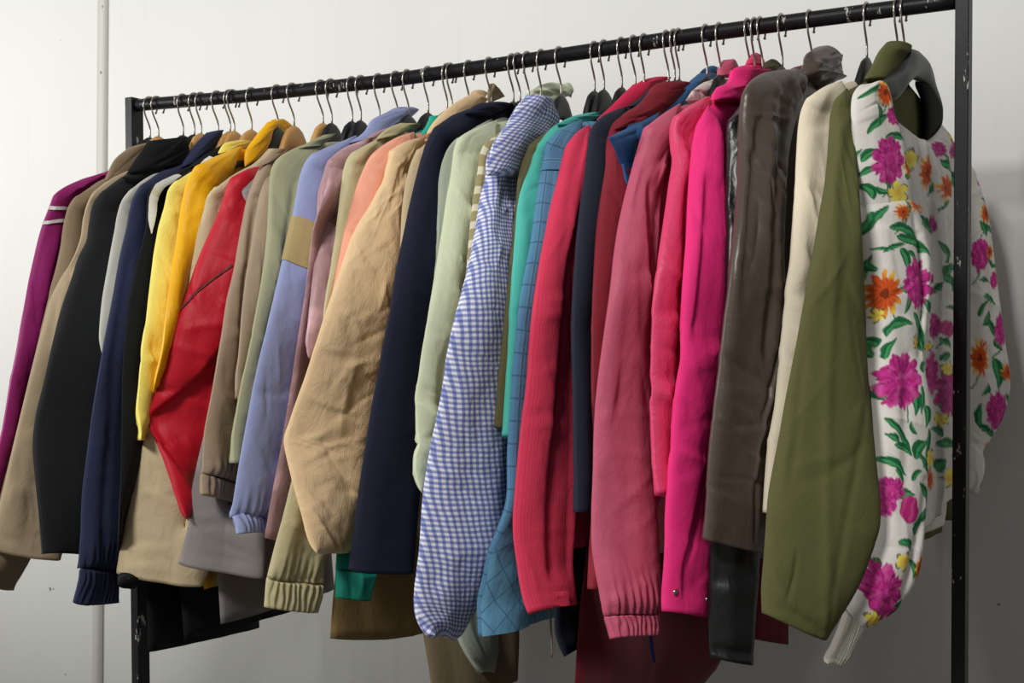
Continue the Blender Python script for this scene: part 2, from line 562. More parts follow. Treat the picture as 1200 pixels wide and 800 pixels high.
# ------------------------------------------------------------------ patterns
def pat_seersucker(k, col, c):
    per = .0078
    sep = k.new('ShaderNodeSeparateXYZ')
    nz = k.new('ShaderNodeTexNoise'); nz.inputs['Scale'].default_value = 22; nz.inputs['Detail'].default_value = 2
    k.l.new(k.uv(), nz.inputs['Vector'])
    add = k.new('ShaderNodeVectorMath'); add.operation = 'MULTIPLY_ADD'
    k.l.new(nz.outputs['Color'], add.inputs[0]); add.inputs[1].default_value = (.006, .006, 0)
    k.l.new(k.uv((1, 1, 1), .22), add.inputs[2]); k.l.new(add.outputs[0], sep.inputs[0])
    def stripe(s, p, duty):
        a = k.math('PINGPONG', s, p/2)
        return k.math('MULTIPLY', k.math('SUBTRACT', a, p/2*duty), 900, )
    def clampf(x):
        return k.math('ADD', x, .5, True)
    sx = clampf(stripe(sep.outputs[0], per, .46)); sy = clampf(stripe(sep.outputs[1], per*.92, .5))
    white = k.math('MULTIPLY', sx, sy); anyw = k.math('MAXIMUM', sx, sy)
    c1 = k.mix(anyw, lin((100, 112, 172)), lin((152, 160, 206)))
    return k.mix(white, c1, lin((234, 236, 243)))

def pat_quilt(k, col, c):
    sep = k.new('ShaderNodeSeparateXYZ'); k.l.new(k.uv((1, 1, 1), 0.0), sep.inputs[0])
    def line(s, p, w):
        a = k.math('PINGPONG', s, p/2); return k.math('LESS_THAN', a, w)
    lx = line(sep.outputs[0], .034, .0012); ly = line(sep.outputs[1], .03, .0012)
    bx_ = line(sep.outputs[0], .017, .003)
    a = k.mix(k.math('MULTIPLY', bx_, .35), col, lin((120, 165, 190)))
    return k.mix(k.math('MULTIPLY', k.math('MAXIMUM', lx, ly), .6), a, lin((48, 80, 110)))

def pat_diamond(k, col, c):
    sep = k.new('ShaderNodeSeparateXYZ'); k.l.new(k.uv((1, 1, 1), .7), sep.inputs[0])
    def line(s, p, w):
        a = k.math('PINGPONG', s, p/2); return k.math('LESS_THAN', a, w)
    lx = line(sep.outputs[0], .03, .0011); ly = line(sep.outputs[1], .03, .0011)
    return k.mix(k.math('MULTIPLY', k.math('MAXIMUM', lx, ly), .6), col, lin((60, 110, 145)))

def pat_plaid(k, col, c):
    sep = k.new('ShaderNodeSeparateXYZ'); k.l.new(k.uv(), sep.inputs[0])
    def line(s, p, w):
        a = k.math('PINGPONG', s, p/2); return k.math('LESS_THAN', a, w)
    a = k.mix(k.math('MULTIPLY', line(sep.outputs[1], .03, .006), .8), col, lin((222, 215, 190)))
    return k.mix(k.math('MULTIPLY', line(sep.outputs[0], .03, .003), .6), a, lin((120, 105, 70)))

def pat_mottle(rgb2, scale=22, lo=.52, hi=.62):
    def f(k, col, c):
        n = k.noise(k.uv((1, .5, 1)), scale, 3, .5)
        r = k.math('MULTIPLY', k.math('SUBTRACT', n, lo), 1/(hi-lo), True)
        return k.mix(r, col, lin(rgb2))
    return f

def pat_paint(k, col, c):
    a = k.new('ShaderNodeAttribute'); a.attribute_name = 'paint'
    return a.outputs['Color']

def pat_crinkle(rgb2):
    def f(k, col, c):
        w = k.new('ShaderNodeTexWave'); w.inputs['Scale'].default_value = 95; w.inputs['Distortion'].default_value = 1.5
        w.inputs['Detail'].default_value = 2; k.l.new(k.uv(), w.inputs['Vector'])
        return k.mix(k.math('MULTIPLY', w.outputs[0], .16), col, lin(rgb2))
    return f

M = {}
def m(name, *a, **k): M[name] = fabric(name, *a, **k)
m('magenta_nylon', (150, 34, 108), .5, .3, .05)
m('dark_taupe_cotton', (140, 122, 98), .8, .3)
m('beige_cotton', (172, 154, 126), .8, .35)
m('black_wool', (24, 26, 29), .9, .15, .2, sheen=.05)
m('light_grey_cotton', (186, 186, 176), .85, .25)
m('navy_twill', (42, 48, 76), .75, .2, .2)
m('black_cotton', (20, 21, 24), .85, .2)
m('white_piping', (236, 236, 232), .6, .05, .05)
m('pale_yellow_nylon', (246, 228, 110), .5, .55, .05)
m('golden_nylon', (250, 184, 20), .42, .4, .03)
m('cream_cotton', (212, 196, 168), .85, .3)
m('khaki_cotton', (204, 186, 150), .8, .5, .1)
m('red_nylon', (190, 18, 40), .5, .3, .05)
m('red_brown_piping', (110, 40, 40), .5, .05, .05)
m('slate_grey_nylon', (136, 130, 128), .55, .3, .05)
m('taupe_nylon', (160, 138, 116), .55, .35, .05)
m('warm_taupe_cotton', (166, 146, 124), .7, .35, .1)
m('sage_taupe_cotton', (164, 164, 132), .7, .35, .1)
m('lavender_nylon', (150, 160, 204), .6, .35, .05)
m('khaki_band', (176, 156, 108), .7, .2, .1)
m('mauve_satin', (180, 142, 146), .38, .4, .03, pattern=pat_mottle((214, 172, 178)))
m('khaki_tan_nylon', (184, 162, 116), .65, .35, .05)
m('pale_olive_nylon', (196, 186, 144), .5, .4, .05)
m('salmon_nylon', (240, 164, 136), .55, .35, .05)
m('teal_green_cotton', (40, 170, 146), .7, .25, .1)
m('deep_teal_cotton', (22, 128, 108), .7, .25, .2)
m('peach_linen', (232, 200, 156), .75, .6, .2, crk=.35)
m('stone_cotton', (190, 170, 136), .8, .3)
m('tan_brown_cotton', (152, 126, 82), .8, .3)
m('midnight_navy_wool', (28, 30, 50), .8, .15, .2)
m('grey_sage_cotton', (160, 166, 150), .8, .25)
m('pale_sage_nylon', (206, 214, 182), .5, .45, .05)
m('tan_plaid', (158, 146, 104), .85, .2, .1, pattern=pat_plaid)
m('seersucker_check', (220, 222, 234), .85, .5, .1, pattern=pat_seersucker, crk=.2)
m('dark_olive_cotton', (92, 88, 58), .8, .3)
m('olive_brown_cotton', (112, 98, 74), .8, .3)
m('turquoise_cotton', (84, 190, 174), .75, .3, .15)
m('blue_plaid_denim', (88, 136, 172), .75, .3, .1, pattern=pat_quilt)
m('blue_quilting', (110, 170, 204), .7, .35, .1, pattern=pat_diamond)
m('coral_crinkle', (214, 54, 86), .8, .3, .2, pattern=pat_crinkle((240, 96, 120)))
m('crimson_cotton', (208, 40, 80), .7, .3, .1)
m('black_navy_cotton', (34, 38, 54), .8, .2, .1)
m('maroon_cotton', (132, 34, 48), .75, .3, .1)
m('deep_maroon_velvet', (100, 16, 30), .9, .2, .1, sheen=.2)
m('blue_satin', (34, 88, 138), .45, .4, .05)
m('dusty_rose_nylon', (194, 88, 114), .5, .4, .05)
m('grey_lining', (200, 190, 184), .6, .2, .05)
m('white_blouse_cotton', (226, 214, 208), .8, .4, .05, pattern=pat_mottle((170, 140, 140), 40, .55, .6))
m('rose_pink_nylon', (226, 66, 112), .42, .6, .03)
m('hot_pink_cotton', (240, 46, 126), .65, .35, .05)
m('brown_leather', (82, 70, 62), .38, .3, .0, spec=.5)
m('black_leather', (22, 22, 23), .36, .45, .0, spec=.5)
m('burgundy_cotton', (110, 20, 36), .8, .3, .1)
m('ivory_cotton', (232, 220, 196), .8, .35, .05)
m('olive_cotton', (92, 93, 55), .8, .35, .08)
m('floral_print', (232, 230, 224), .7, .3, .04, pattern=pat_paint)
m('white_rib_knit', (224, 220, 208), .9, .1, .3)
m('blue_cord', (30, 50, 110), .7, .1, .1)
m('grey_cord', (120, 112, 100), .7, .1, .1)
steel = plain('hook_steel', (170, 166, 158), .28, 1.0)
snapm = plain('snap_metal', (190, 186, 180), .25, 1.0)
blackplastic = plain('black_hanger_plastic', (19, 20, 21), .5)
greyplastic = plain('charcoal_hanger_plastic', (50, 52, 54), .45)

def wood_mat():
    k = NT('pale_hanger_wood')
    n = k.noise(k.new('ShaderNodeTexCoord').outputs['Object'], 30, 4, .6)
    k.l.new(k.mix(n, lin((170, 122, 62)), lin((214, 168, 104))), k.b.inputs['Base Color'])
    k.b.inputs['Roughness'].default_value = .5
    return k.m
wood = wood_mat()

# ------------------------------------------------------------------ painted flowers (vertex colours on the blouse)
FL = dict(
 mag=[(1040,140,11,13),(1032,192,19,28),(1092,176,9,10),(1113,174,6,12),(1065,336,20,29),(1101,384,9,9),(1089,382,6,16),(1087,264,4,12),
      (1138,219,5,6),(1140,300,11,20),(1159,330,5,11),(1167,387,8,20),(1045,449,25,32),(1086,437,7,28),(1104,458,14,30),(1036,572,12,14),
      (1161,479,16,21),(1026,683,22,31),(1034,588,6,16),(1174,300,4,8),(1120,345,6,14)],
 bud=[(1053,594,10,16),(1104,386,9,9)],
 ora=[(1029,114,13,14),(1078,205,6,20),(1100,222,12,15),(1025,348,18,27),(1042,256,11,10),(1064,246,12,9),(1147,253,9,12),(1152,297,6,8),
      (1141,420,11,22),(1174,437,8,10),(1071,662,8,17),(1058,196,7,14),(1083,560,5,14),(1148,520,5,8)],
 yel=[(1042,228,15,13),(1062,188,8,12),(1036,104,8,8),(1063,404,5,9),(1083,536,7,12),(1104,432,9,9),(1096,491,7,8),(1106,560,12,12),
      (1047,650,9,10),(1015,713,10,9),(1113,158,6,8),(1020,372,6,8),(1082,406,5,5)],
 leaf=[((1001,118),(1022,107),5),((1009,160),(1034,138),7),((1018,126),(1019,152),5),((1026,166),(1057,168),8),((1005,190),(1022,180),9),
       ((1005,206),(1022,200),7),((1052,212),(1066,206),8),((1082,200),(1080,188),5),((1094,188),(1113,214),7),((1013,250),(1004,280),7),
       ((1026,271),(1068,286),9),((1035,284),(1086,303),11),((1041,296),(1051,324),8),((1012,294),(1034,300),4),((1006,216),(1016,236),8),
       ((1027,388),(1057,383),10),((1060,370),(1076,416),9),((1026,398),(1036,380),6),((1041,342),(1048,350),8),((1092,282),(1104,316),5),
       ((1100,330),(1113,310),12),((1096,322),(1112,344),9),((1100,358),(1114,366),5),((1070,252),(1082,276),7),((1144,270),(1156,274),6),
       ((1138,330),(1155,332),5),((1140,348),(1160,358),6),((1146,375),(1160,396),7),((1138,372),(1148,352),5),((1026,424),(1037,400),8),
       ((1060,404),(1074,414),7),((1060,460),(1063,488),10),((1070,455),(1071,486),5),((1077,475),(1076,500),9),((1030,490),(1056,526),7),
       ((1037,520),(1058,532),9),((1062,536),(1079,514),13),((1066,528),(1080,556),5),((1082,500),(1072,545),6),((1026,536),(1050,556),8),
       ((1066,562),(1080,592),6),((1080,592),(1056,612),8),((1044,582),(1058,576),9),((1092,520),(1112,524),10),((1092,552),(1101,538),9),
       ((1106,470),(1114,492),9),((1096,422),(1108,416),7),((1160,420),(1163,456),8),((1138,500),(1140,470),6),((1136,496),(1158,508),7),
       ((1166,446),(1180,440),5),((1141,556),(1143,574),7),((1148,540),(1143,528),6),((1042,628),(1056,640),9),((1032,696),(1036,712),9),
       ((1046,714),(1050,692),8),((1106,292),(1098,310),5),((1156,310),(1166,318),5),((1010,330),(1014,300),4),((1000,190),(1006,176),5),
       ((1018,420),(1016,396),6),((1105,236),(1090,248),4)])
FL['more'] = [((1022,300),(1046,292),6),((1014,262),(1028,246),7),((1050,300),(1062,312),5),((1018,320),(1010,306),6),((1072,440),(1080,424),6),
 ((1030,470),(1022,454),6),((1064,508),(1058,494),5),((1030,508),(1044,520),6),((1056,560),(1070,548),6),((1038,548),(1046,566),5),((1060,624),(1072,606),7),
 ((1024,650),(1016,664),6),((1058,650),(1062,672),6),((1090,344),(1098,330),5),((1086,216),(1078,232),5),((1110,200),(1116,220),6),((1095,396),(1106,410),6),
 ((1086,500),(1098,512),7),((1110,540),(1116,524),6),((1092,470),(1098,484),6),((1140,236),(1150,242),5),((1138,262),(1146,280),6),((1158,314),(1150,300),4),
 ((1152,366),(1140,384),6),((1168,410),(1160,398),5),((1150,450),(1142,462),6),((1172,460),(1180,474),5),((1150,500),(1160,508),6),((1012,396),(1020,410),7),
 ((1052,352),(1046,372),6),((1076,352),(1084,366),6),((1028,228),(1018,220),6),((1052,240),(1044,270),5),((1066,152),(1058,142),5),((1024,214),(1032,226),5)]
def flower_paint(PX, PY):
    jx = PX+1.6*pn(PX/9, PY/9, 3); jy = PY+1.6*pn(PX/9, PY/9, 4)
    base = np.array(lin((218, 215, 208)))
    C = np.ones(PX.shape+(3,))*base
    FA = [((cx, cy), (cx+(-1)**i*9, cy+ry+14)) for i, (cx, cy, rx, ry) in enumerate(FL['mag']+FL['ora']) if rx > 7]
    def put(mask, col):
        mm = mask[..., None]; nonlocal_[0] = nonlocal_[0]*(1-mm)+np.array(lin(col))*mm
    nonlocal_ = [C]
    sm = lambda x, w=1.: np.clip(x/w+.5, 0, 1)
    for (a, b) in FA:          # thin stems
        dx, dy = b[0]-a[0], b[1]-a[1]; L = math.hypot(dx, dy)
        u = ((jx-a[0])*dx+(jy-a[1])*dy)/(L*L); d = (-(jx-a[0])*dy+(jy-a[1])*dx)/L+4*np.sin(u*math.pi)
        put(sm(.9-np.abs(d), .9)*((u > 0) & (u < 1)), (40, 120, 66))
    for (a, b, w) in FL['leaf']+FL['more']:
        w = w*1.22
        dx, dy = b[0]-a[0], b[1]-a[1]; L = math.hypot(dx, dy)+1e-6
        u = ((jx-a[0])*dx+(jy-a[1])*dy)/(L*L); d = (-(jx-a[0])*dy+(jy-a[1])*dx)/L
        d = d+w*.35*np.sin(u*math.pi)
        uc = np.clip(u, 0, 1); hw = w*.5*np.sin(math.pi*uc**.75)**.8
        mk = sm(hw-np.abs(d))*((u > 0) & (u < 1))
        put(mk, (22, 104, 58))
        put(mk*sm(hw*.35-np.abs(d-hw*.3))*.75, (70, 160, 96))
        put(mk*sm(.7-np.abs(d+hw*.2), .8)*.6, (10, 60, 40))
    for kind in ('mag', 'ora', 'yel', 'bud'):
        for q, (cx, cy, rx, ry) in enumerate(FL[kind]):
            ax, ay = (jx-cx)/rx, (jy-cy)/ry
            near = (np.abs(ax) < 1.6) & (np.abs(ay) < 1.6)
            if not near.any(): continue
            th = np.arctan2(ay, ax); r = np.hypot(ax, ay); ph = q*1.7
            if kind == 'mag':
                R = .84+.17*np.abs(np.sin(4.5*th+ph))+.09*np.abs(np.sin(13*th+2*ph))-.06+.12*pn(th*4+ph, r*0+q, 5)
                mk = sm((R-r)*min(rx, ry), 1.3)*near
                put(mk, (192, 44, 136))
                st = .5+.5*np.sin(17*th+ph+3*pn(th*3, r*3, q))
                put(mk*np.clip(st*1.3-.35, 0, 1)*.75*(r > .25), (146, 18, 96))
                put(mk*np.clip(pn(ax*3+q, ay*3, 8)*1.6, 0, 1)*.7, (222, 98, 170))
                put(mk*(np.abs(np.sin(4.5*th+ph+.6*r)) < .10)*(r > .1)*(r < .85)*.8, (70, 8, 48))
            elif kind == 'ora':
                R = .62+.42*np.abs(np.sin(6*th+ph))**1.3+.1*pn(th*5, r*0+q, 5)
                mk = sm((R-r)*min(rx, ry), 1.2)*near
                put(mk, (214, 88, 26))
                put(mk*np.clip((r-.55)*2.6, 0, 1)*(.5+.5*np.sin(3*th+ph)), (240, 196, 60))
                put(mk*np.clip(.5+.8*np.sin(15*th+ph), 0, 1)*.55*(r < .7), (160, 44, 14))
                put(mk*(r < .22)*.8, (90, 26, 10))
            elif kind == 'yel':
                R = .55+.45*np.abs(np.sin(2.5*th+ph))**.8
                mk = sm((R-r)*min(rx, ry), 1.2)*near
                put(mk, (236, 218, 96))
                put(mk*np.clip(1-r*1.6, 0, 1)*.6, (222, 150, 40))
                ed = sm(.9-np.abs((R-r)*min(rx, ry)), .8)*near*(np.sin(5*th+ph) > -.2)
                put(ed*.8, (34, 30, 20))
            else:
                mk = sm((1-r)*min(rx, ry), 1.3)*near
                put(mk, (176, 34, 112)); put(mk*np.clip(np.sin(ax*7+ay*2), 0, 1)*.6, (214, 86, 150))
    # painted seam shadow is left out; plain thin stems
    return np.clip(nonlocal_[0], 0, 1)
# ------------------------------------------------------------------ garment table (left to right on the rail)
G = []
def add(key, hook, name, cat, label, mat, sh, L, R, **k):
    g = dict(key=key, hook=hook, name=name, cat=cat, label=label, mat=M[mat], sh=sh, L=L, R=R, seed=len(G)*13+5)
    g.update(k); G.append(g)
WOVEN = dict(A=.004, B=.0010)
STIFF = dict(A=.003, B=.0004)
NYLON = dict(A=.0045, B=.0010)
def P_(name, mat, A, B, sheet='_s', **k):
    return lambda g, root: patch(root if sheet == '_b' else root, name, M[mat], g[sheet] if sheet != '_c' else g['_c'][0], A, B, **k)

add('magenta', 170, 'track_jacket', 'jacket', 'magenta track jacket with two white shoulder stripes, at the left end of the rail', 'magenta_nylon',
    '165,186 140,196 125,201 100,210 75,220 65,228', '59,242 51,262 42,295 36,321 27,372 21,410 15,440 3,509 -10,560 -24,625 -34,680',
    '104,236 96,262 85,300 74,350 62,410 46,480 30,540 14,600 -4,680', o=NYLON, cuff=.07, C=[('116,206 140,192 160,180', '146,208 160,198 172,186', .008)], lines=[('78,245 58,330 40,420 20,510 0,580', 'groove', .006, 5)],
    post=[P_('shoulder_stripe', 'white_piping', '57,241 66,239 80,241', '56,245 66,243 79,244', off=.003),
          P_('shoulder_stripe', 'white_piping', '50,259 60,255 76,253', '49,263 60,259 75,257', off=.003)])
add('dtaupe', 180, 'jacket', 'jacket', 'dark taupe jacket with raised collar between the magenta and beige jackets', 'dark_taupe_cotton',
    '176,182 150,196 124,211 107,221 90,231', '82,240 76,258 72,285 66,312 56,352 47,390 30,461 12,535 -4,600 -14,650 -18,688',
    '124,240 118,290 108,350 98,420 82,500 64,580 44,640 34,655 14,686', o=WOVEN, edge=3,
    C=[('124,212 136,186 151,174', '150,205 168,188 178,166', .012)])
add('beige', 209, 'coat', 'coat', 'beige cotton coat with stitched hem, in front of the dark taupe jacket', 'beige_cotton',
    '195,182 165,194 140,207 124,216 112,226', '105,237 99,255 95,280 88,300 71,326 58,352 49,386 40,420 30,461 15,524 2,580 -14,640',
    '140,240 136,300 128,360 118,430 106,500 92,580 78,630 71,656', o=dict(A=.006, B=.0014), T=.016,
    lines=[('60,400 48,470 34,560 26,640', 'step', .006, 7), ('-14,624 40,632 72,640', 'groove', .0012, 2)],
    C=[('150,205 160,190 182,176', '176,200 190,190 205,172', .010)])
add('black', 222, 'wool_coat', 'coat', 'black wool coat with wide fold-down collar at the left of the rail', 'black_wool',
    '205,176 180,188 150,203 136,212 122,223', '110,237 104,262 101,282 92,300 84,325 72,360 63,395 51,449 42,486 38,521 41,560 46,605 50,640 51,649',
    '160,236 158,290 150,345 142,410 132,480 121,560 110,610 100,644', o=STIFF, T=.018, edge=3,
    C=[('148,204 158,188 174,165', '216,192 222,178 219,160', .014, 'collar', None, -.022), ('143,208 160,200 185,192', '152,214 178,207 214,196', .008, 'collar_fall', None, -.02)],
    lines=[('40,492 60,494', 'groove', .003, 3)])
add('lgrey', 230, 'jacket', 'jacket', 'light grey jacket, a narrow pale strip between the black wool coat and the navy jacket', 'light_grey_cotton',
    '226,186 210,196 192,202 172,211 157,222', '145,234 140,246 135,270 127,310 120,352 118,390 121,410 124,450 126,520',
    '178,236 174,290 168,350 160,410 152,470 146,530', o=WOVEN)
add('navy', 250, 'track_jacket', 'jacket', 'navy jacket whose long sleeve ends in a ribbed cuff at the lower left', 'navy_twill',
    '240,172 225,184 210,196 187,207 169,218', '160,229 155,243 150,266 141,302 132,354 123,404 114,455 108,491 102,535 97,575 95,620 93,650 95,672 91,690 86,706',
    '188,236 184,290 176,350 170,410 164,470 160,540 154,610 143,655 137,674 138,690 139,706', o=STIFF, cuff=.075, ribs=11, edge=3,
    C=[('214,196 224,178 234,165 244,156', '240,184 252,170 258,160 260,152', .014)], lines=[('150,290 128,420 118,560 112,660', 'groove', .003, 5)])
add('blackpipe', 264, 'track_jacket', 'jacket', 'black track jacket with white piping along its shoulder', 'black_cotton',
    '258,176 235,188 208,203 192,210 181,217', '175,226 173,242 172,262 168,282 160,310 151,352 147,392 144,440 143,500 142,560 140,620 138,660 138,684',
    '206,240 200,300 196,360 192,420 190,490 188,560 186,620 183,681', o=STIFF, T=.010, hem=.99, BL='172,300 172,450 168,560 172,690 174,764', BR='292,300 296,500 300,650 304,735',
    C=[('222,196 240,182 262,169', '240,196 254,186 268,174', .010)],
    post=[P_('piping', 'white_piping', '207,203 192,209 180,217 174,228 172.5,243 172,262 172,274', '209,204.5 195,212 184,220 179,230 177,245 175,262 172.6,274', off=.003, nb=5),
          lambda g, root: patch(root, 'piping', M['white_piping'], g['_c'][0], '227,195 233,188 240,183', '229.5,197 236,190 242,185', off=.004)])
add('blacklong', 269, 'coat', 'coat', 'long black coat whose hem hangs low in front of the left post', 'black_cotton',
    '262,180 245,190 225,202 205,214', '196,230 190,280 184,350 178,430 174,520 172,600', '212,230 208,280 204,350 198,430 192,520 188,600', o=STIFF,
    BL='205,300 205,450 205,600 212,700 216,749', BR='310,330 320,500 332,640 342,716', by=(-.17, .2), T=.008)
add('paleyellow', 289, 'windbreaker', 'jacket', 'pale yellow windbreaker under the golden yellow one', 'pale_yellow_nylon',
    '284,170 262,182 240,193 222,204 208,212', '199,221 195,234 188,258 181,292 175,342 171,384 167,413 164,450 162,479 164,490 166,515',
    '236,236 230,290 222,350 214,410 204,460 192,500 180,530', o=dict(A=.005, B=.0016), lines=[('163,420 180,412 192,404', 'step', .006, 4)],
    C=[('256,180 264,168 280,164', '276,178 288,172 294,166', .010)])
add('golden', 320, 'windbreaker', 'jacket', 'golden yellow windbreaker with tall open collar', 'golden_nylon',
    '300,176 285,171 268,177 247,186 231,194', '223,204 218,216 214,232 207,279 200,325 195,370 191,410 184,440 176,480',
    '262,230 258,280 248,340 240,400 228,450 214,500', o=dict(A=.006, B=.0012), cap=.25,
    BL='214,300 210,450 214,600 240,690', BR='330,300 330,450 330,560 322,668',
    C=[('287,196 288,178 299,162 314,143', '310,178 316,166 320,152 333,140', .010), ('313,148 318,141 330,139', '318,160 330,158 344,150', .005, 'collar', None, .01)])
add('cream', 339, 'coat', 'coat', 'cream and khaki coat, its wide hem spread below the red sleeve', 'khaki_cotton',
    '330,178 305,188 285,200 267,212 256,220', '244,229 240,242 231,273 219,321 212,352 204,395 190,450 174,492 165,530 154,575 145,617 141,640 136,671',
    '284,238 282,300 278,370 274,440 268,520 262,590 252,650 237,687', o=dict(A=.004, B=.0016), T=.013, edge=3.2, y=(-.27, -.20), gap=.02,
    lines=[('136,664 180,671 240,679', 'groove', .0012, 2), ('207,600 205,680', 'groove', .0015, 2)],
    C=[('285,200 300,190 316,174', '304,198 316,188 326,176', .008)])
add('red', 373, 'windbreaker', 'jacket', 'red windbreaker with its sleeve folded to a point and dark red piping', 'red_nylon',
    '330,184 312,191 297,197 282,203 272,207', '267,214 263,226 258,242 250,262 240,284 231,306 221,335 213,360 203,388 192,431 180,467 173.5,491 186,521 201,560 212,590 219,607',
    '306,210 300,250 292,300 284,350 276,395 266,430 256,470 244,515 234,560 226,590 220,608', o=dict(A=.004, B=.0022), T=.014, bottom='round', y=(-.29, -.215),
    lines=[('300,370 262,405 235,438 205,462 172,489 150,507', 'step', .016, 2.2), ('273,313 250,328 230,345 208,362', 'groove', .002, 1.6)],
    post=[P_('piping', 'red_brown_piping', '273,312 250,328 230,343 211,360', '273,315 250,331 230,346.5 211,364', off=.0025)])
add('slate', 383, 'jacket', 'jacket', 'slate grey jacket with stitched hem showing below the taupe cuff', 'slate_grey_nylon',
    '330,188 312,198 296,210 284,222', '302,240 292,285 280,348 270,412 253,470 240,506 231,542 224,578 222,605 214,641 209,660',
    '312,240 308,320 306,400 306,480 308,560 312,620 309,678', o=NYLON, T=.010, edge=3.2, y=(-.265, -.20),
    lines=[('222,612 260,612 312,622', 'groove', .0014, 1.6), ('222,616 260,616 312,626', 'groove', .0014, 1.6), ('212,646 258,652 310,664', 'groove', .0012, 1.6), ('268,560 262,665', 'groove', .0015, 1.8)],
    BL='262,400 256,560 255,668 259,731', BR='372,400 380,560 388,640 392,690')
add('taupe', 407, 'windbreaker', 'jacket', 'taupe windbreaker with gathered elastic cuff beside the red one', 'taupe_nylon',
    '340,178 328,180 316,184 308,191 302,200', '295,216 289,234 284,258 279,285 274,316 267,348 262,384 258,412 253,440 246,475 240,506 238,535 237,560 238,579',
    '324,214 322,260 318,320 310,390 302,440 294,490 284,530 278,562 272,588', o=NYLON, cuff=.055, ribs=8,
    lines=[('300,234 292,290 283,345 279,400 274,470', 'groove', .009, 5)],
    C=[('300,196 312,186 322,174', '316,190 326,184 334,175', .008)])
add('taupe2', 417, 'jacket', 'jacket', 'warm taupe jacket, a narrow strip right of the taupe windbreaker with gathered cuff', 'warm_taupe_cotton',
    '372,168 350,174 334,182 322,192', '313,206 305,225 300,250 294,290 288,330 284,370 281,417 278,445 279,468',
    '338,212 334,260 328,320 320,380 310,430 296,470', o=NYLON, T=.012)
add('sage', 439, 'jacket', 'jacket', 'grey green sage jacket beside the lavender windbreaker', 'sage_taupe_cotton',
    '402,162 374,165 354,170 338,177 326,185', '319,195 316,208 315,228 313,270 309,315 303,357 297,390 292,417 288,434 280,474 274,520 275,542',
    '366,212 360,260 352,320 342,390 330,450 312,505 290,545', o=NYLON, lines=[('345,215 330,300 312,380 296,440', 'groove', .005, 5)],
    C=[('350,174 366,164 380,158', '374,172 386,164 394,156', .006)])
add('lavender', 460, 'windbreaker', 'jacket', 'lavender blue windbreaker with a khaki sleeve band and gathered cuff', 'lavender_nylon',
    '440,155 426,156 402,165 384,172 369,179', '359,188 352,204 347,230 343,252 337,279 331,304 323,340 315,378 306,414 298,450 291,485 284,525 278,560 274,585 272,604 277,610 280,625',
    '398,210 392,260 384,310 374,370 364,420 354,475 342,530 332,570 320,603 316,610 316,623', o=NYLON, cuff=.045, ribs=9,
    C=[('408,168 430,152 436,141 450,133 465,127', '444,166 464,150 478,140 489,130', .013), ('452,132 464,126 478,125', '462,140 480,134 490,129', .007, 'collar', None, .01)],
    post=[P_('sleeve_band', 'khaki_band', '341.5,253 352,259 364,265 372,268', '329.5,304 340,311 354,318 366,323', off=.0022, nb=14, label='khaki band across the lavender sleeve')])
add('mauve', 473, 'jacket', 'jacket', 'mauve pink satin jacket between the lavender windbreaker and the crinkled peach jacket', 'mauve_satin',
    '458,152 430,163 410,170 396,178 388,186', '383,194 380,204 375,218 372,260 369,300 366,340 363,380 361,405 362,420',
    '420,200 416,250 411,310 404,360 394,400 378,426', o=dict(A=.006, B=.0022), bottom='round', y=(-.29, -.21),
    BL='377,240 367,267 357,348 346,417 337,479 330,524 319,578 313,614 310,630', BR='480,300 480,400 476,520 472,660', by=(-.27, .1),
    C=[('428,163 442,154 456,149', '446,162 458,155 466,150', .006)])
add('khaki', 496, 'windbreaker', 'jacket', 'khaki windbreaker with a pale ribbed cuff hanging below the mauve hem', 'pale_olive_nylon',
    '478,150 462,153 442,163 428,170 416,177', '408,184 403,196 400,216 396,252 391,300 385,339 375,420 352,520 330,610 320,645 312,682 310,711',
    '446,196 444,260 438,340 430,440 416,540 398,610 381,662 379,695 373,716', o=dict(A=.007, B=.002), cuff=.055, ribs=10,
    C=[('440,164 456,150 470,144', '464,160 480,152 492,146', .008)])
add('teal', 518, 'shirt', 'shirt', 'teal green shirt with its buttoned cuff showing below the peach sleeve', 'deep_teal_cotton',
    '500,146 480,156 462,166 446,178', '440,200 432,280 420,360 410,440 402,540 394,650 393,700',
    '466,200 464,280 460,360 458,440 456,540 450,640 434,703', o=STIFF, T=.010, y=(-.26, -.205), cuff=.06, ribs=2, gather=.001,
    C=[('494,158 502,146 506,136', '512,152 518,142 522,134', .009, 'collar', M['teal_green_cotton'], -.03)])
add('salmon', 524, 'windbreaker', 'jacket', 'salmon pink windbreaker beside the crinkled peach jacket', 'salmon_nylon',
    '506,149 490,153 468,160 452,168 441,176', '432,186 426,198 421,210 412,238 405,264 399,294 394,321 388,350 378,400 366,470',
    '482,196 478,250 470,310 460,370 446,430 426,490', o=dict(A=.006, B=.002), lines=[('456,186 448,230 438,270', 'groove', .004, 4)])
add('peach', 544, 'linen_jacket', 'jacket', 'crinkled peach linen jacket with wide puffed sleeve and upturned collar', 'peach_linen',
    '515,156 498,160 484,164 472,170 464,178', '458,190 451,210 440,230 432,243 422,258 414,273 403,302 393,333 380,373 366,417 358,441 348,468 339,494 332.5,516 335,532 339,548 349,584 357,610 367,641 372,648',
    '474,196 474,240 473,290 466,335 461,372 455,417 448,458 437,524 430,570 423,608 418,632 410,649', o=dict(A=.003, B=.0012, C=.0011, dir=.9), nr=170, nc=60, T=.020, bottom='round', y=(-.34, -.225),
    lines=[('428,417 411,425 404,465 399,490', 'step', .005, 2.5)],
    C=[('500,158 512,140 524,128 538,118 553,110', '528,158 540,142 556,132 570,118', .012), ('551,114 554,107 560,105', '558,120 566,116 571,110', .006, 'collar', None, .0)])
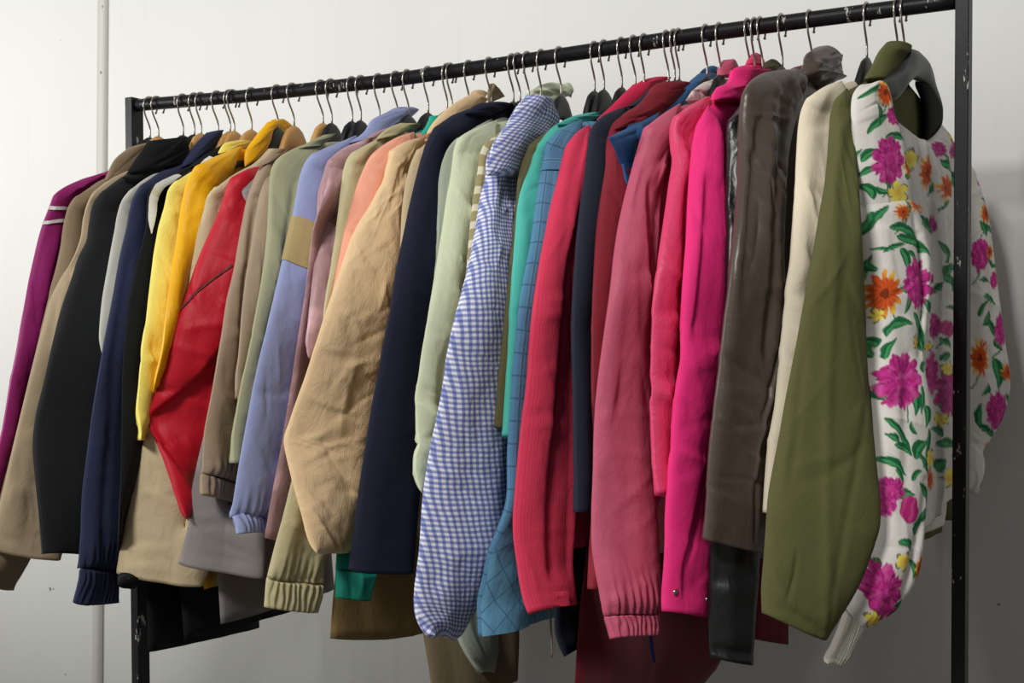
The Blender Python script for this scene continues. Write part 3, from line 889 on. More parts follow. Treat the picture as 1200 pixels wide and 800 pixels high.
add('stone', 570, 'jacket', 'jacket', 'stone beige jacket with pointed taupe collar, left of the midnight navy coat', 'stone_cotton',
    '540,140 524,152 506,164 494,174', '485,186 478,204 473,234 471,285 466,340 455,400 445,470 432,550', '512,196 508,260 502,330 494,400 482,480 468,550', o=WOVEN, bmat=M['tan_brown_cotton'],
    BL='470,350 440,450 412,560 396,650 390,705 387,748', BR='560,300 556,450 550,600 545,722', dip=.015,
    C=[('573,121 572,110 575,98', '592,113 588,108 578,98', .006, 'collar', M['dark_taupe_cotton'], .005)])
add('midnight', 596, 'wool_coat', 'coat', 'midnight navy wool coat with a wide straight sleeve, mid-rail', 'midnight_navy_wool',
    '592,124 578,121 564,123 548,130 532,140 518,150', '509,162 501,180 491,206 481,240 474,272 468,300 463,332 459,363 453,392 448,417 444,440 436,480 429,524 423,560 417,605 413,635 408.5,667',
    '528,190 527,250 524,310 516,370 508,430 501,490 495,550 489,610 485,671', o=STIFF, T=.018, edge=3, lines=[('409,656 450,661 486,661', 'groove', .0012, 1.8)], cap=.35,
    C=[('545,133 560,122 578,119', '572,138 588,130 600,124', .012)])
add('greysage', 604, 'jacket', 'jacket', 'grey sage jacket, a thin strip right of the midnight navy coat', 'grey_sage_cotton',
    '592,132 574,141 556,151 542,160', '529,172 521,186 516,206 515,240 515,262 510,330 500,420 496,500', '556,196 552,260 546,330 538,410 524,500', o=WOVEN,
    BL='535,300 532,450 530,600 531,740 548,768 566,786', BR='596,300 594,450 592,600 588,740 582,775 574,787', by=(-.18, -.05))
add('palesage', 614, 'rain_jacket', 'jacket', 'pale sage green rain jacket with crumpled hood under its hanger hook', 'pale_sage_nylon',
    '602,137 580,141 560,149 548,154 541,160', '536,170 532,188 529,206 525,225 521,252 516,285 510,327 503,370 499,392 495,416 492,440 488,467 489,490 491,510 493,519 488,533 489,560 494,577',
    '572,196 569,250 564,310 556,370 548,420 540,470 530,520 516,560 502,580', o=dict(A=.007, B=.0018), T=.017, bottom='round',
    lines=[('516,395 508,440 507,500 504,560', 'groove', .007, 5), ('489,453 512,456', 'groove', .003, 2), ('488,521 505,505', 'groove', .006, 4)],
    C=[('612,120 620,108 630,101 642,97', '640,134 652,126 660,114 668,106', .014, 'hood', None, .02, dict(A=.008, B=.005)), ('640,98 650,99 660,101', '650,114 662,112 672,108', .012, 'hood', None, .03, dict(A=.006, B=.004))])
add('tanplaid', 628, 'shirt', 'shirt', 'tan plaid shirt, a thin strip left of the blue checked shirt', 'tan_plaid',
    '610,142 595,150 582,158 572,167', '565,178 561,200 557,225 553,252 550,285 545,350 535,430 520,520', '590,190 588,250 584,310 576,380 566,450 550,530', o=WOVEN, T=.012)
add('check', 652, 'seersucker_shirt', 'shirt', 'blue and white checked seersucker shirt with a long wide sleeve', 'seersucker_check',
    '636,150 622,158 606,164 592,172 580,181', '573,192 569,210 564,228 560,258 555,291 549,318 543,342 537,366 531,390 525,417 522,440 517,468 510,500 504,528 500,552 496,580 494,605 492,640 490,665 487.5,690 487.5,706 492,725 500,738 510,744',
    '612,182 602,210 600,250 598,290 599,320 600,348 601,385 601.5,417 601,450 599,500 597,530 594,570 593,600 591,630 588,652 578,672 564,698 549,722 536,741 526,746', o=dict(A=.005, B=.0012), nr=160, nc=50, T=.022, bottom='round', y=(-.35, -.235),
    C=[('571,206 574,186 585,162 598,141 609,123 621,111', '604,206 616,190 632,170 646,156 653,144 640,118', .018, 'collar', None, -.05)], hem=.72)
add('dolive', 691, 'jacket', 'jacket', 'dark olive jacket behind the turquoise shirt, its brown tail hanging lowest mid-rail', 'dark_olive_cotton',
    '664,140 650,147 637,158 628,169', '621,181 615,195 611,212 606,250 600,310 592,400 582,500', '640,200 638,260 634,330 626,420 612,510', o=WOVEN, bmat=M['olive_brown_cotton'],
    BL='570,350 530,500 498,650 493,730 500,765 509,830', BR='606,350 608,500 609,650 609,740 607,795', by=(-.19, -.02))
add('turquoise', 702, 'shirt', 'shirt', 'turquoise shirt left of the blue plaid quilted jacket', 'turquoise_cotton',
    '700,134 676,139 658,143 645,154 636,166', '629,178 622,198 614,216 609,234 605,270 602,315 600,360 597,420 592,510', '660,196 654,250 646,310 640,380 630,450 618,520', o=WOVEN,
    C=[('652,146 672,136 690,132', '670,150 690,143 712,131', .006)], lines=[('606,232 618,222 632,216', 'groove', .002, 2)])
add('bluequilt', 723, 'quilted_jacket', 'jacket', 'blue plaid quilted jacket with diamond stitched hem left of the coral jacket', 'blue_plaid_denim',
    '700,138 678,141 664,147 653,154 646,161', '641,168 637,180 634,200 629,236 626,262 622,290 616,322 611,350 606,390 603,420 600,470 597,530 594,600 584,625 575,645 566,680 560,707 561,745',
    '676,192 670,240 664,300 658,380 650,440 640,520 630,600 624,660 621,700 619,731', o=STIFF, T=.014,
    BL='606,420 600,500 588,580 574,650 562,700 560,744', BR='700,400 690,540 676,640 664,716', by=(-.2, .1), bmat=M['blue_quilting'],
    post=[P_('hem_quilting', 'blue_quilting', '592,612 582,632 574,648 567,680 561,708 562,745', '628,612 627,640 624,665 622,690 621,710 619,731', off=.002, nb=20, label='light blue diamond quilted lower edge'), P_('sleeve_pocket', 'blue_plaid_denim', '637,176 645,176 654,178', '632,200 642,201 652,202', off=.003, nb=8)])
add('crimsonhidden', 739, 'jacket', 'jacket', 'black jacket hanging low behind the coral cuff', 'black_navy_cotton',
    '722,140 706,148 692,158 682,168', '676,190 672,260 668,340 664,420 660,520', '690,190 690,260 688,340 684,420 680,520', o=STIFF, T=.006,
    BL='676,400 670,520 660,620 652,700 651,752 664,768', BR='720,400 716,520 706,640 698,745', by=(-.18, .02))
add('coral', 749, 'crinkle_jacket', 'jacket', 'coral red crinkle jacket with crimson hood and tabbed cuff', 'coral_crinkle',
    '704,140 692,145 680,152 671,160 664,169', '660,180 657,192 651,218 645,240 639,272 633,306 629,336 625,366 622,400 619,437 616,465 612,492 606,548 603,580 601,610 602,632 606,659 611,690 615,706 620,718',
    '698,190 688,225 682,270 678,320 675,360 673.5,415 675,470 676,520 676,570 675,620 673,660 674,690 675,707', o=WOVEN, T=.017,
    lines=[('686,222 672,265 660,306 653,360 648,414 642,490 636,560 634,617 636,690', 'step', .010, 3.5), ('613,696 645,694 674,683', 'groove', .002, 2)], y=(-.31, -.225),
    C=[('700,140 716,126 732,110 744,99', '735,140 752,122 764,108 772,92', .012, 'hood', M['crimson_cotton'], .0), ('744,100 756,93 768,90', '752,112 768,102 785,92', .010, 'hood', M['crimson_cotton'], .01)],
    post=[P_('cuff_tab', 'coral_crinkle', '638,694 645,693 653,692', '638,712 646,713 654,711', off=.006, nb=8)])
add('blacknavy', 778, 'jacket', 'jacket', 'black navy jacket, a dark strip between the coral and maroon jackets', 'black_navy_cotton',
    '752,116 735,124 716,131 704,138 697,147', '693,160 690,178 688,200 684,230 680,270 677,310 675,350 674,410 675,470 676,530 678,600',
    '722,186 716,240 712,300 710,360 708,430 706,500 704,560 700,601', o=STIFF, T=.014, edge=3,
    C=[('735,125 750,116 764,104', '752,128 764,116 776,102', .009)])
add('maroon', 785, 'hooded_jacket', 'jacket', 'maroon hooded jacket with its hood folded over the hanger', 'maroon_cotton',
    '748,124 735,132 724,140 717,150 713,162', '711,176 709,198 704,230 700,262 698,300 697,335 696,380 696,420 697,500 697,600 695,690',
    '742,196 740,260 736,340 730,420 724,520 718,620 712,690', o=WOVEN, T=.014, bmat=M['deep_maroon_velvet'], lines=[('702,233 714,231 724,248', 'groove', .003, 2)],
    BL='702,400 696,540 688,640 680,710 676,760 672,830', BR='840,400 844,560 850,700 850,770 838,790 820,802 814,830', by=(-.17, .12),
    C=[('720,152 732,134 750,122 762,108', '762,148 780,130 800,118 812,104', .014, 'hood'), ('760,112 770,99 782,95 790,95', '775,124 796,112 806,106 812,103', .016, 'hood', None, .0)])
add('bluesatin', 790, 'jacket', 'jacket', 'blue satin jacket, its pointed shoulder cape showing left of the dusty rose windbreaker', 'blue_satin',
    '764,134 744,144 730,151 722,156 716,160', '720,170 724,178 728,188 731,200 733,208 735,216', '756,156 752,170 747,186 742,200 737,216', o=dict(A=.003, B=.002), bottom='round', T=.006, y=(-.25, -.2),
    C=[('713,161 721,176 728,196 735,221', '774,131 764,150 750,180 738,222', .007, 'shoulder_cape', None, -.035), ('770,134 790,114 806,98 820,86', '800,134 812,116 826,102 842,88', .010), ('816,92 826,80 832,77', '830,94 838,88 843,85', .006, 'collar', None, .02)])
add('whiteblouse', 823, 'blouse', 'blouse', 'white and pale pink blouse, only its crumpled collar showing beside the dusty rose collar', 'white_blouse_cotton',
    '806,124 790,134 775,144 764,154', '760,180 756,260 752,340 748,420', '772,180 770,260 766,340 762,420', o=WOVEN, T=.006,
    C=[('804,118 814,105 826,96 844,91', '822,128 838,118 850,108 856,98', .008, 'collar', None, -.01, dict(A=.004, B=.003))])
add('dustyrose', 838, 'windbreaker', 'jacket', 'dusty rose windbreaker with gathered elastic cuff, right of centre', 'dusty_rose_nylon',
    '816,117 800,120 784,129 773,137 762,147', '755,160 749,178 743,194 738,210 731,236 726,258 720,300 716,345 711,384 706,415 702,440 698,478 696,515 695,560 693,605 693,635 696,662 701,690 706,716 712,732 717,748',
    '782,172 777,195 775,230 773,270 769,325 764,372 761,400 763,440 764,480 767,540 769,590 772,630 774,670 774,705 772,722 771,741', o=dict(A=.006, B=.0014), T=.018, cuff=.045, ribs=11, y=(-.31, -.235), gather=.004, nc=44,
    lines=[('750,205 754,285 757,330 758,400', 'step', .010, 2.5), ('740,208 750,203 762,206 774,214', 'groove', .001, 2.6)],
    C=[('842,90 844,78 850,70', '862,92 864,82 858,70', .010, 'collar', None, .0)],
    post=[P_('lining', 'grey_lining', '775,190 774,225 772,262 771,280', '786,188 780,225 776,262 773,280', off=-.004, sheet='_b')])
add('rosepink', 873, 'windbreaker', 'jacket', 'rose pink windbreaker with pointed collar, between the dusty rose and hot pink jackets', 'rose_pink_nylon',
    '848,104 834,111 818,118 804,127 795,134', '789,144 787,162 789,186 785,215 780,252 776,280 773,300 769,340 766,372 765,410 764,450 765,490 767,530 770,562 774,577',
    '822,180 820,260 818,330 815,400 812,460 806,520 800,570 792,588', o=dict(A=.006, B=.0018), T=.015, lines=[('797,200 792,280 786,360 784,440 786,520', 'step', .007, 3)],
    C=[('874,76 878,68 884,62', '896,78 893,70 885,62', .007, 'collar', None, .0)])
add('hotpink', 878, 'hooded_jacket', 'jacket', 'hot pink hooded jacket with snap fastened cuff', 'hot_pink_cotton',
    '858,110 846,111 836,117 827,128 820,140', '815,152 812,164 809,188 806,230 805,270 803,310 801.5,345 801,385 800,410 797,440 793,470 790,515 786,560 783,600 781,635 779,670 777,700 778,716',
    '850,172 850,200 850.5,240 853,290 853,330 851,372 848,410 844,440 838,475 832,520 829,560 828,600 831,630 834,655 832,680 829,705 826,719', o=dict(A=.003, B=.0010), T=.017, y=(-.31, -.235), nc=44,
    lines=[('824,200 818,270 813,320 808,370 800,410', 'step', .007, 2.5), ('822,520 812,560 802,610 792,660 790,710', 'step', .005, 2), ('826,540 818,575 808,620 798,660', 'groove', .003, 2)],
    C=[('836,118 842,103 856,96 860,82', '872,124 882,108 890,96 900,82', .016, 'hood'), ('858,92 862,80 874,76', '880,100 892,90 902,83', .012, 'hood', None, .0)], cap=.6,
    post=[lambda g, root: snaps(g, root)])
add('blackcoat', 888, 'leather_coat', 'coat', 'black leather coat whose sleeve hangs below the brown leather hem', 'black_leather',
    '880,104 874,114 868,124 862,136', '857,150 854,170 853,195 854,285 854,330 849,420 841,520 833,620 831,680 831,745 833,771',
    '878,160 884,250 886,400 888,520 890,650 886,710 884,740 882,778', o=dict(A=.006, B=.003), T=.013, y=(-.265, -.215), gap=.02,
    lines=[('832,752 858,757 883,762', 'groove', .003, 2)],
    C=[('888,86 896,74 904,69', '900,92 906,84 914,82', .008, 'collar', M['dark_olive_cotton'], .02)])
add('burgundy', 911, 'jacket', 'jacket', 'burgundy jacket, mostly hidden, hem corner low between the black leather and olive sleeves', 'burgundy_cotton',
    '905,92 898,100 890,110 884,122', '880,150 880,260 880,360 880,460', '892,150 894,260 896,360 896,460', o=WOVEN, T=.006, fl=.4,
    BL='884,400 884,560 884,680 885,748', BR='926,400 924,560 924,680 921,755', by=(-.16, .05),
    C=[('922,84 930,79 940,78', '934,90 942,84 950,80', .006, 'collar', M['magenta_nylon'], .01)])
add('brown', 946, 'leather_jacket', 'jacket', 'dark brown leather jacket with crumpled standing collar', 'brown_leather',
    '946,86 930,83 908,83 893,86 882,94 875,106', '871,124 868,160 868,190 866,225 865,256 862,285 858,316 854,345 850,372 847,400 844,430 840,456 836,490 832,530 830,570 828,605 825,632',
    '946,96 938,120 928,150 921,190 919,240 918,300 918,350 918,400 915,432 911,460 905,510 901,550 899,584 896,620 892,647', o=dict(A=.007, B=.0014), T=.018, y=(-.31, -.225), nc=84, nr=170, edge=3, cap=.05,
    lines=[('912,385 902,430 888,480 876,520 872,560', 'ridge', .003, 2), ('906,390 896,434 882,484', 'groove', .003, 1.8), ('826,556 860,559 900,572', 'groove', .0025, 1.8), ('884,120 878,180 872,260 864,360', 'groove', .004, 5), ('905,110 902,200 896,320 886,430', 'groove', .006, 6), ('874,560 874,640', 'groove', .003, 3)],
    C=[('938,90 942,76 948,62 962,55', '960,106 974,98 986,90 982,74', .016, 'collar', None, -.01, dict(A=.006, B=.004, C=.002)), ('946,64 958,55 968,53', '962,80 974,70 984,76', .014, 'collar', None, .01, dict(A=.004, B=.004))])
add('ivory', 1010, 'jacket', 'jacket', 'ivory jacket, a pale strip between the brown leather and olive jackets', 'ivory_cotton',
    '1004,90 990,94 974,98 960,105 950,112', '942,124 936,150 934,180 932,220 930,262 928,296 924,330 920,370 918,396 915,434 911,475 906,509 902,550 900,600',
    '988,150 984,200 976,260 967,330 958,400 946,480 934,560 926,610', o=dict(A=.006, B=.0018), T=.015, y=(-.28, -.21), hem=.70, yaw=.0)
add('olive', 1046, 'jacket', 'jacket', 'olive green jacket with a wide flat sleeve, second garment from the right', 'olive_cotton',
    '1036,80 1020,90 1004,97 990,105 981,114', '975,128 972,150 970,175 966,216 961,245 955,285 948,325 942,357 937,383 927,434 919,475 912,515 906,545 900,580 897,620 895,650 892,695 893,718',
    '998,122 1001,150 1004,190 1007,230 1010,300 1012,340 1014,380 1016,420 1020,470 1023,500 1028,550 1032,590 1032,612 1026,636 1017,662 1008,684 999,701 986,722 970,747', o=dict(A=.003, B=.0010, dir=1.0), T=.018, nc=56, nr=150, y=(-.335, -.28), cap=.75, edge=2.8,
    lines=[('985,150 975,230 968,320 965,450 966,540 968,640 964,745', 'ridge', .0028, 7), ('974,127 986,124 1001,135', 'groove', .003, 1.8), ('893,704 930,716 960,734', 'groove', .002, 2), ('932,640 928,670 918,700', 'groove', .003, 2), ('1020,430 1005,520 990,600 972,700', 'groove', .002, 5), ('940,400 932,480 924,560', 'groove', .0018, 6)],
    hem=.735, fl=.56,
    C=[('1016,92 1026,76 1036,56 1044,48', '1034,104 1046,94 1056,78 1062,57', .014, 'collar')])
def snaps(g, root):
    sh = g['_s']
    kd = kdtree.KDTree(sh.PX.size)
    fl = np.stack([sh.PX.ravel(), sh.PY.ravel()], 1)
    for i, (a, b) in enumerate(fl): kd.insert((a, b, 0), i)
    kd.balance()
    for px, py, r in ((784, 692, .0042), (819, 699, .003)):
        i = kd.find((px, py, 0))[1]
        c = sh.F.reshape(-1, 3)[i]; n = sh.N.reshape(-1, 3)[i]
        c = c+n*.001
        V, Fc = tube([c, c+n*.0012, c+n*.0022], [r, r, r*.6], 14)
        mesh_obj('snap_button', V, Fc, snapm, root)

# -------------------------------------------------- the floral blouse (front opening seen)
def build_floral():
    hx = 1054+6
    xi = pw(hx, HOR, 0)[0]; zr = rail_z(xi)
    root = empty('floral_blouse', (xi, 0, zr-.075), 'white blouse printed with magenta and orange flowers, at the right end of the rail', 'blouse')
    fm = M['floral_print']; o = dict(A=.004, B=.0010)
    # near shoulder yoke and front panel
    Lp = [(1012, 99, -.19), (1003, 107, -.205), (999, 120, -.214), (1000, 150, -.222), (1003, 180, -.226), (1005, 215, -.23), (1007, 246, -.23)]
    Rp = [(1031, 96, -.14), (1039, 106, -.145), (1047, 138, -.15), (1055, 158, -.15), (1062, 190, -.155), (1067, 225, -.155), (1068, 246, -.155)]
    make_sheet_obj('shoulder_panel', root, fm, Lp, Rp, .014, o, 900, 130, 80, None, [('1001,134 1016,126 1030,130 1046,139', 'groove', .0018, 1.4)], 'open', .1, paint=flower_paint)
    # near sleeve
    L = '1006,238 1008,270 1009,300 1012,340 1014,380 1018,430 1023,480 1027,530 1031,575 1031,610 1024,640 1014,665 1006,690 1001,708 994,716'
    R = '1066,234 1074,250 1081,268 1087,290 1090,312 1089,335 1085,380 1081,417 1084,445 1089,470 1091,490 1089,530 1086,560 1082,600 1079,640 1075,668 1068,685 1058,700 1046,713 1028,722 1012,730'
    Lp = [(x, y, -.232-.02*float(sst((y-240)/250))) for x, y in poly(L)]
    Rp = [(x, y, -.150-.055*float(sst((y-240)/250))) for x, y in poly(R)]
    st = make_sheet_obj('sleeve', root, fm, Lp, Rp, .024, dict(A=.006, B=.0010), 905, 330, 100, 'sleeve', [('1068,280 1076,340 1070,420', 'groove', .006, 5), ('1054,246 1072,300 1082,380', 'groove', .003, 4), ('1074,560 1066,620 1050,690', 'groove', .005, 5), ('1052,420 1050,520 1046,620', 'groove', .004, 7)],
                        'open', .04, gap=.012, paint=flower_paint)
    cp = [(992, 715, -.25), (984, 738, -.25), (975, 760, -.25), (969, 772, -.25), (970, 778, -.25)]
    cr = [(1013, 728, -.222), (1006, 744, -.222), (998, 760, -.222), (990, 774, -.222), (982, 781, -.222)]
    P, PX, PY, Y = px_sheet(cp, cr, 26, 40)
    V, Fc, uv, *_ = surf(P, .014, dict(A=.001, B=.0003), 9, rib_disp(26, 40, 12, .0006, 3), 'round', .05)
    mesh_obj('cuff', V, Fc, M['white_rib_knit'], st.obj, uv=uv, origin=root.location)
    # front of the body, lit neck opening above
    Lp = [(1046, 136, -.085), (1054, 152, -.11), (1061, 180, -.13), (1068, 230, -.14), (1074, 280, -.14), (1078, 340, -.14), (1076, 420, -.14), (1080, 500, -.14), (1080, 560, -.14), (1076, 622, -.14)]
    Rp = [(1104, 146, .12), (1114, 158, .19), (1122, 190, .235), (1128, 240, .25), (1130, 300, .25), (1130, 360, .25), (1130, 420, .25), (1128, 480, .25), (1124, 530, .25), (1120, 566, .25)]
    L_ = crm(Lp, 200); R_ = crm(Rp, 200); s = np.linspace(0, 1, 70)[None, :, None]
    Gd = L_[:, None]*(1-s)+R_[:, None]*s
    # scooped neckline: upper rows sag between the shoulders
    t = np.linspace(0, 1, 200)[:, None]; ss = np.linspace(0, 1, 70)[None, :]
    Gd[..., 1] += 26*np.sin(math.pi*np.clip(ss, 0, 1))**.8*np.exp(-t*7)
    P = pw(Gd[..., 0], Gd[..., 1], Gd[..., 2])
    D = line_field(Gd[..., 0], Gd[..., 1], [('1070,170 1086,260 1090,400 1092,560', 'groove', .006, 5), ('1076,168 1082,260 1084,340', 'ridge', .004, 3), ('1112,180 1116,300 1112,460', 'groove', .006, 6)])
    V, Fc, uv, Fg, N, _ = surf(P, .010, o, 921, D, 'open', .02, 3)
    c = flower_paint(Gd[..., 0], Gd[..., 1]).reshape(-1, 3)
    mesh_obj('front_panel', V, Fc, fm, root, uv=uv, col=np.concatenate([c, c]))
    # back of the body, a little behind the front
    Pb = P.copy(); Pb[..., 0] -= .028
    Pb = Pb[:, ::3][::4]
    Pb[:, :, 2] += (.03*np.exp(-np.linspace(0, 1, Pb.shape[0])*9))[:, None]
    V, Fc, uv, Fg, N, _ = surf(Pb, .004, o, 930, None, 'open', .02, 3)
    c = flower_paint(Gd[::4, ::3, 0], Gd[::4, ::3, 1]+30).reshape(-1, 3)
    mesh_obj('back_panel', V, Fc, fm, root, uv=uv, col=np.concatenate([c, c]))
    # hem band of white rib knit
    Lp = [(1078, 612, -.12), (1076, 624, -.12), (1077, 632, -.12)]; Rp = [(1118, 564, .22), (1119, 592, .22), (1116, 616, .22)]
    P, *_ = px_sheet(Lp, Rp, 16, 30)
    P[..., 0] -= .012
    V, Fc, uv, *_ = surf(P, .006, dict(A=.003, B=.0004), 8, None, 'round', .05)
    mesh_obj('hem_band', V, Fc, M['white_rib_knit'], root, uv=uv)
    # far sleeve, seen beyond the right post
    L = '1112,196 1114,230 1116,270 1118,320 1120,380 1122,440 1124,500 1126,540 1128,574'
    R = '1128,186 1138,208 1147,226 1156,254 1161,285 1167,330 1174,384 1179,416 1183,443 1181,467 1174,491 1159,512 1147,530 1149,551 1148,568 1140,578'
    Lp = [(x, y, .25) for x, y in poly(L)]; Rp = [(x, y, .31) for x, y in poly(R)]
    make_sheet_obj('sleeve', root, fm, Lp, Rp, .022, dict(A=.007, B=.0014), 940, 180, 60, None, [('1150,300 1158,400 1160,470', 'groove', .006, 6), ('1143,510 1160,498', 'groove', .004, 3), ('1136,400 1150,410 1160,430', 'groove', .004, 3)], 'round', .06, paint=flower_paint)
    return root, xi, zr

# -------------------------------------------------- hangers
def hook_mesh(xi, zr, seed, top=-.062):
    rnd = random.Random(seed)
    r = .0172; zc = .0115+.0018-r
    tilt = rnd.uniform(-.10, .06); sy = rnd.uniform(.92, 1.05)
    pts = []
    for a in np.linspace(-38, 208, 30):
        q = math.radians(a); pts.append((0, r*sy*math.cos(q), zc+r*math.sin(q)))
    y1, z1 = pts[-1][1], pts[-1][2]
    for u in np.linspace(.12, 1, 12):
        pts.append((0, y1*(1-sst(u)), z1+(top+.012-z1)*u))
    pts.append((0, 0, top+.006)); pts.append((0, 0, top-.006))
    P = np.array(pts); P[:, 0] = tilt*(P[:, 2]-top)*.5
    P = P+np.array([xi, 0, zr])
    V, Fc = tube(P, .00165, 8)
    e = P[0]
    # little ball on the tip
    B, BF = tube([e+(0, .0006, -.0022), e+(0, .0004, -.001), e, e+(0, -.0004, .0016)], [.0008, .0024, .0024, .001], 8)
    return join([(V, Fc), (B, BF)])

def hanger_body(xi, zr, top, kind, seed):
    zt = -.074
    n = 41; Ps = []; H = []; Wd = []
    oy = np.argsort(top[:, 1])
    yo = max(abs(top[0, 1])-.014, .12)
    for u in np.linspace(-1, 1, n):
        w = abs(u); y = u*yo
        x = np.interp(y, top[oy, 1], top[oy, 0]); z = np.interp(y, top[oy, 1], top[oy, 2])-.022
        k = math.exp(-(y/.040)**4)
        z0 = zr+zt-.25*abs(y)
        Ps.append(np.array([xi*k+x*(1-k), y, z0*k+min(z, z0)*(1-k)]))
        H.append(.026*math.exp(-(w/.2)**2)+.013+(.004 if kind == 'wood' else 0))
        Wd.append({'wood': .011, 'black': .012, 'wide': .012}[kind]*(.75+.5*w if kind != 'wood' else 1))
    V = []; m = 12
    for p, h, w in zip(Ps, H, Wd):
        for k in range(m):
            q = 2*math.pi*k/m
            cx, cz = math.cos(q), math.sin(q)
            V.append(p+np.array([w*.55*np.sign(cx)*abs(cx)**.6, 0, h*.5*np.sign(cz)*abs(cz)**.7-h*.18]))
    Fc = []
    for i in range(n-1):
        for k in range(m): Fc.append((i*m+k, i*m+(k+1) % m, (i+1)*m+(k+1) % m, (i+1)*m+k))
    for b in (0, (n-1)*m):
        for k in range(0, m-2, 2): Fc.append((b, b+k+1, b+k+2, b+(k+3) % m))
    return np.array(V), np.array(Fc)

WOODEN = {'dtaupe', 'lgrey', 'blackpipe', 'blacklong', 'paleyellow', 'cream', 'red', 'navy'}
def build_hanger(key, hookpx, xi, zr, top, kind, label):
    root = empty({'wood': 'wooden_hanger'}.get(kind, 'plastic_hanger'), (xi, 0, zr-.075), label, 'hanger', 'coat hangers along the rail')
    V, Fc = hanger_body(xi, zr, top, kind, hookpx)
    mesh_obj('hanger_body', V, Fc, {'wood': wood, 'black': blackplastic, 'wide': greyplastic}[kind], root)
    V, Fc = hook_mesh(xi, zr, hookpx)
    h = mesh_obj('hook', V, Fc, steel, root)
    h['label'] = 'steel hook over the rail'

def wide_hanger(xi, zr):
    """broad-shouldered charcoal hanger of the floral blouse, open in the middle"""
    root = empty('plastic_hanger', (xi, 0, zr-.075), 'charcoal plastic hanger with broad moulded shoulders inside the floral blouse', 'hanger', 'coat hangers along the rail')
    # each arm is a bent blade following the traced shoulders
    top = [(1026, 99, -.125), (1040, 90, -.085), (1055, 80, -.045), (1062, 66, -.012), (1068, 57, .008), (1076, 63, .04), (1084, 76, .07), (1092, 100, .11), (1098, 115, .14), (1104, 131, .165)]
    bot = [(1034, 112, -.125), (1045, 120, -.09), (1057, 105, -.05), (1064, 97, -.02), (1069, 93, .005), (1075, 94, .03), (1084, 98, .06), (1093, 109, .10), (1099, 119, .13), (1104, 137, .16)]
    A = crm(top, 60); B = crm(bot, 60); s = np.linspace(0, 1, 14)[None, :, None]
    Gd = A[:, None]*(1-s)+B[:, None]*s
    P = pw(Gd[..., 0], Gd[..., 1], Gd[..., 2])
    V, Fc, uv, *_ = surf(P, .012, dict(A=0, B=0), 3, None, 'round', .1, 3)
    mesh_obj('hanger_body', V, Fc, greyplastic, root, uv=uv)
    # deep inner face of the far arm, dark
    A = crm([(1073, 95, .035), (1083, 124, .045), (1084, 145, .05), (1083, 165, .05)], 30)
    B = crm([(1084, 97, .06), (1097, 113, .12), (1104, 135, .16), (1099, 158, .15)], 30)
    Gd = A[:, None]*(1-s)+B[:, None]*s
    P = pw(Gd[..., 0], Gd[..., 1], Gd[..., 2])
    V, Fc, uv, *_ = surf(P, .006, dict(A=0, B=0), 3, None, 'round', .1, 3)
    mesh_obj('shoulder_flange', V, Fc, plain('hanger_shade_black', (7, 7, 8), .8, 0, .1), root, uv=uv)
    V, Fc = hook_mesh(xi, zr, 7)
    h = mesh_obj('hook', V, Fc, steel, root); h['label'] = 'steel hook over the rail'

# -------------------------------------------------- build everything on the rail
order = list(G)[::-1]
by = {g['key']: g for g in G}
fl = None
for g in order:
    build(g)
    if g['key'] == 'olive': fl = build_floral()
for g, xi, zr, Tc in HANG:
    kind = 'wood' if g['key'] in WOODEN else 'black'
    nm = g['label'].split(',')[0].split(' with ')[0].split(' whose ')[0].split(' between ')[0].split(' under ')[0].split(' beside ')[0].split(' at ')[0].split(' left of ')[0].split(' behind ')[0].split(' hanging ')[0]
    lab = ('pale wooden hanger holding the ' if kind == 'wood' else 'black plastic hanger holding the ')+nm
    build_hanger(g['key'], g['hook'], xi, zr, Tc, kind, lab)
wide_hanger(fl[1], fl[2])

# drawstrings below two jackets
def cord(key, pts, mat, r=.0016):
    g = by[key]; root = [o for o in bpy.data.objects if o.get('label') == g['label']][0]
    V, Fc = tube(pw(*np.array(pts).T), r, 6)
    mesh_obj('drawstring', V, Fc, M[mat], root)
cord('coral', [(644, 712, -.24), (645, 726, -.24), (646, 745, -.24), (647, 764, -.24), (646, 770, -.24)], 'grey_cord')
cord('dustyrose', [(761, 738, -.2), (763, 750, -.2), (764, 762, -.2), (767, 776, -.2)], 'blue_cord', .0022)

# -------------------------------------------------- rack
def metal_mat():
    k = NT('worn_black_paint')
    oc = k.new('ShaderNodeTexCoord').outputs['Object']
    mp = k.new('ShaderNodeMapping'); mp.inputs['Scale'].default_value = (1, 1, .3); k.l.new(oc, mp.inputs['Vector'])
    n = k.noise(mp.outputs[0], 60, 6, .7)
    r = k.math('GREATER_THAN', n, .64)
    n2 = k.noise(oc, 25, 3)
    c = k.mix(n2, lin((14, 14, 18)), lin((32, 30, 31)))
    k.l.new(k.mix(r, c, lin((170, 168, 164))), k.b.inputs['Base Color'])
    k.b.inputs['Roughness'].default_value = .42; k.b.inputs['Specular IOR Level'].default_value = .2
    k.l.new(k.bump(n, .15, .003), k.b.inputs['Normal'])
    return k.m
mm = metal_mat()
rack = empty('clothes_rack', (-RAIL_L/2, 0, 0), 'black metal clothes rack with a round rail and square posts', 'clothes rack')
xs = np.linspace(-RAIL_L-.004, .002, 60)
V, Fc = tube([(x, 0, rail_z(x)) for x in xs], RAIL_R, 20)
mesh_obj('rail', V, Fc, mm, rack)
def post(xt, xb, w, d):
    ztop = RAIL_Z+ (.014 if xt < -1 else .05)
    V, Fc = box(-w/2, w/2, -d/2, d/2, 0, ztop)
    V[:, 0] += xb+(xt-xb)*(V[:, 2]/ztop)
    return V, Fc
